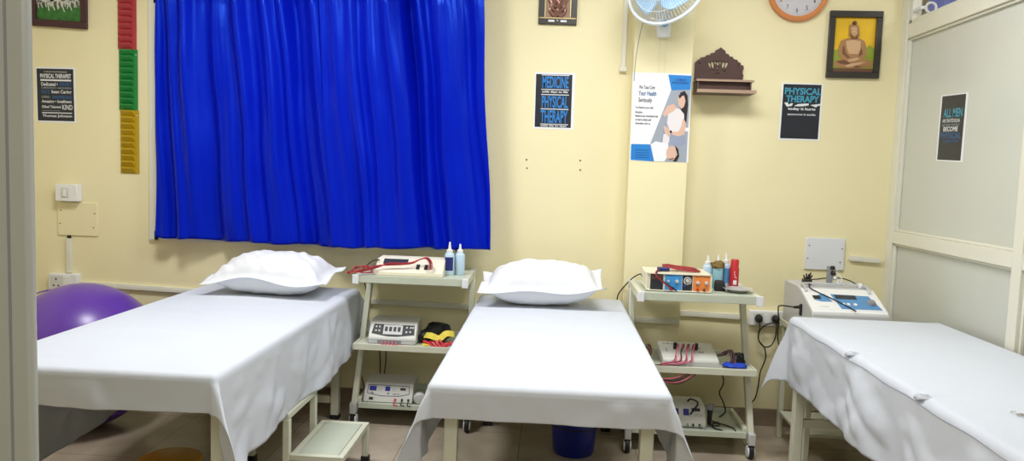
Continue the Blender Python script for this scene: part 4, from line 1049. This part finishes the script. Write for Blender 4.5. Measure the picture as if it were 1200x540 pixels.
MB().text(F, 'IFT', .6, .34, .74, .42, .0008, 'dgrey').build('lettering', None, t)
for k, (u, m_) in enumerate(((.66, 'red'), (.80, 'black'), (.93, 'black'))):
    c0 = F.p(u, .1, 0); MB().lathe([(.006, 0), (.006, .014), (.0035, .02), (0, .021)], c0, 12, axis=(0, -1, .3)).build('lead_socket', m_, t)
    MB().tube(smooth([c0 + V((0, -.018, .006)), c0 + V((.004, -.035, 0)), c0 + V((.002, -.045, -.018 + .0)), c0 + V((.02, -.04, -.02))], 6), .003, 8).build('lead', m_, t)
for k, x_ in enumerate((445.5, 449.5)):
    MB().tube(smooth(pxs([(x_ - 1 + k * .5, 403, 4.25), (x_ - .5 + k * 3, 412, 4.28), (x_ + k * 2.5, 425, 4.29), (x_ + k, 438, 4.26), (x_ + k, 447, 4.17)]), 8), .0032, 8).build('power_cable', 'black', t)
wh = thing('electrode_disc', 'white round applicator disc beside the bottom unit of the left trolley', 'applicator', (-.685, ly + .16, LZ0))
MB().lathe([(.03, 0), (.034, .006), (.034, .03), (.026, .04), (0, .042)], (-.690, ly + .17, LZ0 + .034), 24, axis=(.3, -1, 0)).build('disc', 'ltgrey', wh)

# ================================================================ machines on the right trolley
ry = TR[1]
a0, a1 = .486, .810; y0 = 3.76; z = TZ; hz = .093
t = thing('muscle_stimulator', 'cream box unit with blue, black and orange front panels on the right trolley', 'therapy machine', ((a0 + a1) / 2, y0, z))
MB().box(a0, a1, y0 + .004, y0 + .23, z + .004, z + hz).build('case', 'cream', t, bevel=.004)
for x_ in (a0 + .03, a1 - .03):
    for yy in (y0 + .03, y0 + .2): MB().lathe([(.01, 0), (.01, .006)], (x_, yy, z), 12).build('foot', 'black', t)
MB().box(a0 - .001, a0 + .006, y0 - .004, y0 + .01, z + .003, z + hz).box(a1 - .006, a1 + .001, y0 - .004, y0 + .01, z + .003, z + hz).box(a0, a1, y0 - .004, y0 + .01, z + hz - .006, z + hz + .001).box(a0, a1, y0 - .004, y0 + .01, z + .003, z + .008).build('front_surround', 'cream', t, bevel=.001)
F = Frame((a0, y0 + .004, z + .004), (a1 - a0, 0, 0), (0, 0, hz - .004))
pn = MB().slab(F, .067, .05, .262, .93, 0, .003).build('meter_panel', 'dgrey', t); MB().slab(F, .08, .62, .25, .88, .0025, .004).build('red_window', 'wood', pn)
pb = MB().slab(F, .29, .05, .545, .93, 0, .003).build('blue_panel', 'bluepanel', t)
pdk = MB().slab(F, .556, .05, .707, .93, 0, .003).build('dial_panel', 'dgrey', t)
po = MB().slab(F, .722, .05, .972, .93, 0, .003).build('orange_panel', 'orange', t)
def knob(F, u, v, r_, par, m_='ltgrey', h_=.014): MB().lathe([(r_, 0), (r_ * .95, h_ * .8), (r_ * .7, h_), (0, h_)], F.p(u, v, .003), 20, axis=tuple(F.N)).build('knob', m_, par)
knob(F, .47, .55, .009, pb); knob(F, .34, .55, .006, pb)
knob(F, .79, .52, .009, po); knob(F, .92, .52, .009, po)
for u, m_ in ((.79, 'red'), (.89, 'wood')): knob(F, u, .14, .006, po, m_, .016)
knob(F, .38, .12, .007, pb, 'red', .016); knob(F, .59, .28, .006, pdk, 'lcd', .01)
for k in range(12):
    a_ = k * PI / 6; c0 = F.p(.633, .6, 0); c1_ = c0 + V((.017 * math.cos(a_), 0, .017 * math.sin(a_)))
    Fq = Frame(c1_ - V((.0035, 0, .0035)), (.007, 0, 0), (0, 0, .007)); MB().disc(Fq, .5, .5, .5, .5, .003, .0045, n=10).build('dial_dot', 'white', pdk)
knob(F, .633, .6, .010, pdk, 'ltgrey', .016)
mb = MB()
for u0_, u1_, v in ((.31, .40, .86), (.42, .44, .86), (.75, .82, .84), (.88, .95, .84), (.76, .8, .38), (.9, .94, .38), (.83, .86, .9)): mb.slab(F, u0_, v, u1_, v + .025, .003, .0036)
mb.build('printed_caption', 'dgrey', t)
MB().tube(smooth([(a0 + .002, y0 + .16, z + .05), at(750, 321, y=4.0), at(741, 326, y=4.1), at(732, 335, y=4.18), at(725, 344, y=4.22), at(723, 352, y=4.24), at(722, 362, y=4.25)], 8), .0035, 8).build('power_cable', 'black', t)
zt_ = z + hz + .001
ld = thing('electrode_leads', 'looped red leads with a blue connector on top of the cream box unit', 'leads', (.62, y0 + .1, zt_))
for k in range(7):
    o1 = k * .0016
    pts = [V((.560 + k * .004, y0 + .07 + k * .004, zt_ + .010 + .002 * k)), V((.60, y0 + .06 + k * .010, zt_ + .020 + k * .0015)), V((.66, y0 + .05 + k * .012, zt_ + .012 + o1)), V((.73, y0 + .05 + k * .010, zt_ + .006 + o1)), V((.765 - k * .004, y0 + .08 + k * .006, zt_ + .005 + o1)), V((.72, y0 + .10 + k * .007, zt_ + .006 + o1)), V((.64, y0 + .10 + k * .006, zt_ + .012 + o1)), V((.58, y0 + .10 + k * .004, zt_ + .022 + o1 * .5))]
    MB().tube(smooth(pts, 7), .0034, 8).build('red_lead' if k not in (1, 4) else 'black_lead', 'redwire' if k not in (1, 4) else 'black', ld)
MB().box(.548, .608, y0 + .045, y0 + .085, zt_ + .002, zt_ + .020).build('blue_connector', 'navy', ld, bevel=.005)
for k, m_ in enumerate(('redwire', 'black')):
    pts = [V((.572, y0 + .06, zt_ + .010)), V((.540 + k * .004, y0 + .02, zt_ + .006)), V((.531 + k * .004, y0 - .012, zt_ - .004)), V((.540 + k * .004, y0 - .018, zt_ - .02)), V((.570 + k * .004, y0 - .022, zt_ - .045)), V((.602 + k * .010, y0 - .024, zt_ - .070)), V((.618 + k * .014, y0 - .022, zt_ - .082))]
    MB().tube(smooth(pts, 7), .0034, 8).build('red_lead' if k == 0 else 'black_lead', m_, ld)
MB().tube([(.612, y0 - .023, zt_ - .068), (.636, y0 - .021, zt_ - .086)], [.005, .0035], 10).build('probe_tip', 'navy', ld)
# bottles on the right trolley
bottle('white gel bottle just right of the cream box unit, leftmost on the shelf', .834, 3.985, TZ, .026, .118, 'bottle', 'gel bottles on the right trolley', None, .048)
b2_ = bottle('pale teal gel bottle with a brown cloth tied around its neck', .880, 3.955, TZ, .027, .118, 'teal', 'gel bottles on the right trolley', None, .055)
mb = blob((.880, 3.955, TZ + .122), .034, .034, .022, 3.3, .35); mb.build('brown_cloth', 'brown', b2_)
bottle('blue and white gel bottle between the brown tied bottle and the red can', .928, 3.985, TZ, .024, .128, 'bottle', 'gel bottles on the right trolley', 'steelblue', .050)
rc_ = thing('spray_can', 'tall red spray can at the right end of the trolley shelf', 'can', (.966, 3.955, TZ))
MB().lathe([(.022, .004), (.0235, .008), (.0235, .105), (.021, .112), (.021, .148), (.017, .155), (0, .155)], (.966, 3.955, TZ), 28).build('body', 'red', rc_)
MB().lathe([(.024, 0), (.024, .010), (.022, .012), (0, .012)], (.966, 3.955, TZ), 28).build('base_ring', 'white', rc_)
Fc = Frame((.954, 3.955 - .0243, TZ + .02), (.022, 0, 0), (0, 0, .09)); mb = MB().slab(Fc, .1, .05, .9, .30, 0, .001)
for u, v in ((.4, .5), (.65, .42), (.3, .62), (.2, .75)): mb.slab(Fc, u, v, u + .2, v + .06, 0, .001)
mb.build('printed_label', 'white', rc_)
bp_ = thing('black_pouch', 'small black pouch between the cream box unit and the steel dish', 'pouch', (.868, 3.86, TZ))
MB().add([(.842, 3.84, TZ), (.902, 3.84, TZ), (.906, 3.885, TZ), (.846, 3.885, TZ), (.846, 3.85, TZ + .054), (.898, 3.852, TZ + .050), (.899, 3.876, TZ + .052), (.849, 3.876, TZ + .058)], [(3, 2, 1, 0), (4, 5, 6, 7), (0, 1, 5, 4), (1, 2, 6, 5), (2, 3, 7, 6), (3, 0, 4, 7)]).build('pouch', 'black', bp_, bevel=.010, seg=4)
ds = thing('steel_dish', 'shallow stainless steel dish on the right trolley', 'dish', (.975, 3.86, TZ))
MB().lathe([(.030, 0), (.042, .002), (.058, .014), (.074, .019), (.076, .021), (.072, .0215), (.056, .017), (.040, .005), (0, .004)], (.960, 3.835, TZ), 44, sx=1.02, sy=.95).build('dish', 'chrome', ds)
# middle: flat white unit with pink leads
z = LZ1 + .004; a0, a1 = .590, .872; y0 = 3.765
t = thing('electrotherapy_unit', 'flat white sloping unit with pink lead bundle on the right trolley middle shelf', 'therapy machine', ((a0 + a1) / 2, y0, z))
MB().prism_x([(y0, z), (y0, z + .030), (y0 + .008, z + .036), (y0 + .21, z + .078), (y0 + .22, z + .070), (y0 + .22, z)], a0, a1).build('case', 'dullwhite', t, bevel=.006)
MB().box(a0 + .002, a1 - .002, y0 - .002, y0 + .015, z, z + .024).build('lower_strip', 'ltgrey', t, bevel=.001)
F = face(a0, a1, (y0 + .008, z + .036), (y0 + .21, z + .078))
MB().slab(F, .06, .1, .94, .9, 0, .0015).build('membrane_panel', 'dullwhite', t)
mb = MB()
for u0_, v0_, u1_, v1_ in ((.64, .60, .74, .66), (.68, .36, .78, .42), (.08, .82, .12, .88), (.14, .82, .2, .87), (.22, .80, .28, .85), (.10, .35, .12, .55)): mb.slab(F, u0_, v0_, u1_, v1_, .0014, .0022)
mb.build('printed_caption', 'grey', t)
for k, u in enumerate((.31, .40, .50, .60)):
    c0 = F.p(u, .60, .004)
    for j in range(3):
        pts = [c0 + V((j * .005, 0, 0)), c0 + V((j * .005, -.01, .022)), c0 + V((.004 * j - .01, -.05, .012)), F.p(u - .06, .2, .012 + .004 * j), V((lerp(a0, a1, u) - .035 + j * .004, y0 - .012, z + .030)), V((lerp(a0, a1, u) - .09, y0 - .022, z + .014 + .002 * j)), V((a0 - .03 + j * .01, y0 - .02, z + .006)), V((a0 - .10, y0 - .01, z + .004 + .003 * j))]
        MB().tube(smooth(pts, 7), .0026, 7).build('pink_lead' if (j + k) % 3 else 'black_lead', 'pink' if (j + k) % 3 else 'black', t)
for u in (.27, .66):
    c0 = F.p(u, .55, .004); MB().tube([c0 + V((0, 0, -.004)), c0 + V((0, -.004, .030))], .009, 12).build('black_clip', 'black', t)
cl = thing('lead_tangle', 'dark brown leads bundled on a blue cloth at the right of the middle shelf', 'leads', (.95, 3.82, LZ1))
blob((.955, 3.80, LZ1 + .013), .062, .045, .0135, 4.4, .2).build('blue_cloth', 'bagblue', cl)
blob((.985, 3.84, LZ1 + .032), .032, .035, .034, 6.4, .3).build('dark_pouch', 'black', cl)
for k in range(7):
    rr = random.Random(k); j_ = lambda s_: (rr.random() - .5) * s_
    pts = [V((.880 + j_(.02), 3.83 + j_(.02), LZ1 + .05 + j_(.01))), V((.915 + j_(.02), 3.83 + j_(.02), LZ1 + .065 + j_(.015))), V((.935 + j_(.02), 3.82, LZ1 + .080 + j_(.01))), V((.945 + j_(.02), 3.80 + j_(.02), LZ1 + .045)), V((.935 + j_(.05), 3.79 + j_(.02), LZ1 + .02))]
    MB().tube(smooth(pts, 7), .0038, 7).build('lead', 'wood' if k % 2 else 'frameb', cl)
co = thing('wire_coil', 'coil of orange and brown wire at the left of the middle shelf', 'wire coil', (.50, 3.86, LZ1))
for k in range(6):
    MB().torus((.505 + k * .005, 3.86 + .004 * k, LZ1 + .034 + .003 * k), .030 + .002 * (k % 3), .0034, (.5 + .15 * k, -1, .3 * (k - 3) * .4), 28, 7).build('wire_loop', ('clockrim', 'frameb', 'woodedge')[k % 3], co)
hl = thing('hanging_leads', 'pink and black leads drooping below the right trolley middle shelf', 'leads', (.62, 3.745, .43))
for k in range(5):
    x_ = .50 + k * .014; MB().tube(smooth([V((x_, 3.752, .434)), V((x_ + .03, 3.745, .415 - k * .005)), V((x_ + .10, 3.745, .402 - k * .006 + .002)), V((x_ + .16, 3.745, .414 - k * .003)), V((x_ + .20, 3.752, .434))], 8), .0028, 7).build('lead', ('pink', 'frameb', 'black')[k % 3], hl)
# bottom unit with probe
z = LZ0 + .004; a0, a1 = .60, .842; y0 = 3.85
t = thing('electrotherapy_unit', 'white unit with curved black cable on the right trolley bottom shelf', 'therapy machine', ((a0 + a1) / 2, y0, LZ0))
MB().prism_x([(y0, z), (y0, z + .028), (y0 + .045, z + .10), (y0 + .07, z + .108), (y0 + .19, z + .108), (y0 + .19, z)], a0, a1).build('case', 'dullwhite', t, bevel=.008, seg=3)
for x_ in (a0 + .03, a1 - .03):
    for yy in (y0 + .02, y0 + .16): MB().lathe([(.01, 0), (.01, .006)], (x_, yy, LZ0), 12).build('foot', 'black', t)
F = face(a0, a1, (y0, z + .028), (y0 + .045, z + .100))
MB().slab(F, .52, .40, .64, .80, 0, .002).build('blue_display', 'lcd', t); MB().slab(F, .70, .68, .88, .86, 0, .002).build('dark_window', 'black', t)
MB().slab(F, .76, .38, .93, .52, 0, .0015).build('caption', 'ltgrey', t)
MB().slab(F, .30, .40, .42, .80, 0, .002).build('blue_display', 'lcd', t)
F2 = Frame((a0, y0, z), (a1 - a0, 0, 0), (0, 0, .028))
for u, m_ in ((.6, 'grey'), (.72, 'black'), (.86, 'black')): MB().lathe([(.006, 0), (.005, .014), (0, .015)], F2.p(u, .55, 0), 12, axis=(0, -1, 0)).build('lead_socket', m_, t)
MB().tube(smooth([F.p(.66, .45, .006), F.p(.76, .8, .03), V((.800, y0 + .04, z + .122)), V((.770, y0 + .075, z + .128)), V((.755, y0 + .08, z + .112))], 8), .0042, 8).build('probe_cable', 'black', t)
MB().tube([F2.p(.86, .55, .012), F2.p(.97, .1, .035)], .0042, 8).build('lead_plug', 'grey', t)
pr = thing('ultrasound_probe', 'black handled probe standing beside the unit on the bottom shelf', 'probe', (.872, 3.90, LZ0))
MB().lathe([(.008, .006), (.011, .02), (.013, .07), (.018, .092), (.0, .094)], (.868, 3.90, LZ0), 18).build('handle', 'black', pr)
MB().lathe([(.020, .090), (.021, .112), (.018, .118), (0, .118)], (.868, 3.90, LZ0), 20).build('metal_head', 'grey', pr)
MB().tube(smooth([V((.868, 3.90, LZ0 + .012)), V((.872, 3.875, LZ0 + .012)), V((.888, 3.85, LZ0 + .005)), V((.915, 3.83, LZ0 + .0042)), V((.918, 3.82, LZ0 + .0042))], 8), .004, 8).build('cable', 'black', pr)
MB().tube(smooth([V((.872, 3.91, LZ0 + .03)), V((.90, 3.93, LZ0 + .014)), V((.93, 3.94, LZ0 + .0042)), V((.915, 3.90, LZ0 + .0042)), V((.885, 3.90, LZ0 + .0042)), V((.90, 3.925, LZ0 + .0095)), V((.95, 3.92, LZ0 + .0042)), V((.985, 3.87, LZ0 + .0042)), V((.988, 3.83, LZ0 + .0042))], 8), .0034, 8).build('cable', 'black', pr)
o = MB().tube(smooth([V((.935, 3.99, .436)), V((.935, 4.04, .425)), at(848, 447, y=4.1), at(843, 460, y=4.12), at(847, 470, y=4.12), at(850, 482, y=4.1), V((.955, 4.05, LZ0 + .004))], 8), .0034, 8).build('power_cable', 'black', None)
tag(o, 'thin black cable dropping between the middle and bottom shelves of the right trolley', 'cable')

# ================================================================ traction machine behind the right bed
a0, a1 = 1.290, 1.66
zb = .66
t = thing('therapy_console', 'large white sloping console with blue control panel behind the right bed', 'therapy machine', ((a0 + a1) / 2, 3.72, zb))
prof = [(3.70, zb), (3.70, .775), (3.715, .790), (3.90, .868), (3.94, .878), (4.16, .878), (4.16, zb)]
MB().prism_x(prof, a0, a1).build('case', 'ltgrey', t, bevel=.006, seg=3)
MB().prism_x([(3.702, .774), (3.716, .794), (3.90, .872), (3.91, .866), (3.72, .78)], a0 + .004, a1 - .004).build('front_trim', 'white', t, bevel=.002)
F = face(a0, a1, (3.715, .793), (3.90, .871))
fc_ = MB().slab(F, .04, .02, .97, .80, 0, .003).build('fascia', 'white', t, bevel=.002)
pnl = MB().pf(F, [(.40, .05), (.93, .06), (.86, .68), (.36, .72)], .003, .0045).build('blue_panel', 'steelblue', fc_)
MB().pf(F, [(.11, .42), (.14, .60), (.24, .72), (.28, .70), (.33, .36), (.18, .36)], .003, .0045).build('blue_badge', 'steelblue', fc_)
MB().slab(F, .10, .46, .20, .62, .0042, .0055).build('dark_key', 'black', fc_)
MB().slab(F, .40, .50, .68, .68, .0042, .006).build('display', 'dgrey', fc_)
for u in (.52, .61, .46): MB().disc(F, u, .25, .022, .05, .0042, .008).build('button', 'white', fc_)
MB().lathe([(.021, 0), (.020, .012), (.016, .017), (0, .018)], F.p(.83, .33, .004), 26, axis=tuple(F.N)).build('knob', 'grey', fc_)
MB().text(F, 'LASER', .12, .10, .25, .17, .0034, 'ltgrey').build('lettering', None, fc_)
# probe rails
for u in (.05, .90):
    MB().tube(smooth([F.p(u, .80, .004), F.p(u, .85, .014), F.p(u - .01, 1.10, .016), F.p(u - .01, 1.14, .004)], 5), .006, 10).build('probe_cradle', 'chrome', t)
MB().tube([(a0 + .03, 3.935, .892), (a1 - .05, 3.935, .892)], .006, 10).build('cross_rail', 'chrome', t)
MB().lathe([(.013, 0), (.016, .01), (.012, .022), (0, .023)], (a1 - .055, 3.94, .878), 16).build('white_cap', 'white', t)
for u in (.12, .9): MB().box(lerp(a0, a1, u) - .006, lerp(a0, a1, u) + .006, 3.929, 3.941, .876, .892).build('rail_post', 'chrome', t)
c0 = at(972, 332, y=4.02); xx = c0.x
br_ = MB().box(xx - .016, xx + .012, 4.01, 4.03, .878, .975).build('bracket_post', 'grey', t, bevel=.002)
MB().box(xx - .032, xx + .03, 3.995, 4.045, .876, .884).build('bracket_foot', 'grey', br_, bevel=.002)
for k, (dx_, dz_, r_) in enumerate(((.010, .055, .012), (.018, .030, .010), (.004, .085, .010), (.022, .075, .008))):
    MB().lathe([(r_, 0), (r_, .014), (r_ * .5, .020), (0, .020)], (xx + dx_, 4.01, .885 + dz_), 14, axis=(.15, -1, 0)).build('clamp_screw', 'chrome' if k % 2 else 'black', br_)
MB().torus((xx + .042, 3.99, .893), .013, .003, (0.3, -1, .8), 20, 6).build('wire_ring', 'capw', br_)
MB().tube(smooth([(xx + .01, 4.0, .95), (xx + .035, 3.99, .935), (xx + .05, 3.985, .91), (xx + .046, 3.985, .895)], 6), .003, 6).build('pale_wire', 'capw', br_)
hd = thing('probe_cluster', 'cluster of black probe plugs with a long thin cable on the white console', 'probe', (1.345, 3.99, .878))
MB().box(1.328, 1.372, 3.965, 4.005, .878, .908).build('connector_block', 'frameblk', hd, bevel=.004)
for k, (dx_, dz_) in enumerate(((-.020, .050), (-.006, .058), (.006, .056), (.016, .064), (.024, .05))):
    MB().tube([(1.350 + dx_ * .4, 3.985, .900), (1.350 + dx_, 3.98, .878 + dz_)], [.005, .0035], 8).build('probe_plug', 'black', hd)
MB().tube(smooth([V((1.365, 3.97, .905))] + [F.p(.12, 1.0, .008), F.p(.20, .76, .0075), F.p(.36, .42, .009), F.p(.50, .10, .0085), F.p(.56, -.06, .008)], 8), .003, 7).build('long_cable', 'black', hd)
MB().tube(smooth([V((1.365, 3.985, .905)), at(958, 327, y=4.02), at(966, 326, y=4.045), at(985, 326, y=4.06), at(996, 329, y=4.02), at(1007, 335, y=3.96)], 8), .003, 7).build('back_cable', 'black', hd)
pc = thing('mains_lead', 'black angled power cord plugged into the left side of the white console', 'power cord', (a0, 3.8, .80))
c0 = V((a0, 3.86, at(928, 362, y=3.86).z))
MB().box(c0.x - .008, c0.x, c0.y - .012, c0.y + .012, c0.z - .03, c0.z + .028).build('inlet', 'black', pc, bevel=.002)
MB().tube([c0 + V((-.006, 0, .012)), c0 + V((-.040, 0, .010))], [.009, .006], 10).build('plug', 'black', pc)
MB().tube(smooth([c0 + V((-.038, 0, .010)), at(914, 358, y=4.0), at(912, 364, y=4.1), at(912.5, 376, y=4.2), at(911.5, 395, y=4.27), at(914, 410, y=4.27), at(915, 422, y=4.24), at(916, 440, y=4.2)], 8), .0036, 8).build('cord', 'black', pc)
# stand below the console
ts_ = thing('console_stand', 'cream steel stand behind the head of the right bed', 'stand', (1.475, 3.93, 0))
MB().box(a0 - .01, a1 + .01, 3.695, 4.17, zb - .03, zb).build('stand_top', 'steel', ts_, bevel=.003)
for x_ in (a0 + .015, a1 - .015):
    for y_ in (3.72, 4.145): MB().box(x_ - .014, x_ + .014, y_ - .014, y_ + .014, 0, zb - .03).build('leg', 'steel', ts_, bevel=.003)
MB().box(a0 + .001, a1 - .001, 3.75, 4.12, .14, .155).build('lower_shelf', 'steel', ts_, bevel=.002)
fp_ = thing('foot_pedal', 'dark foot switch on the floor beneath the right bed', 'foot switch', (1.43, 3.55, 0))
MB().prism_x([(3.42, 0), (3.42, .012), (3.52, .035), (3.60, .035), (3.60, 0)], 1.37, 1.48).build('pedal', 'black', fp_, bevel=.004)
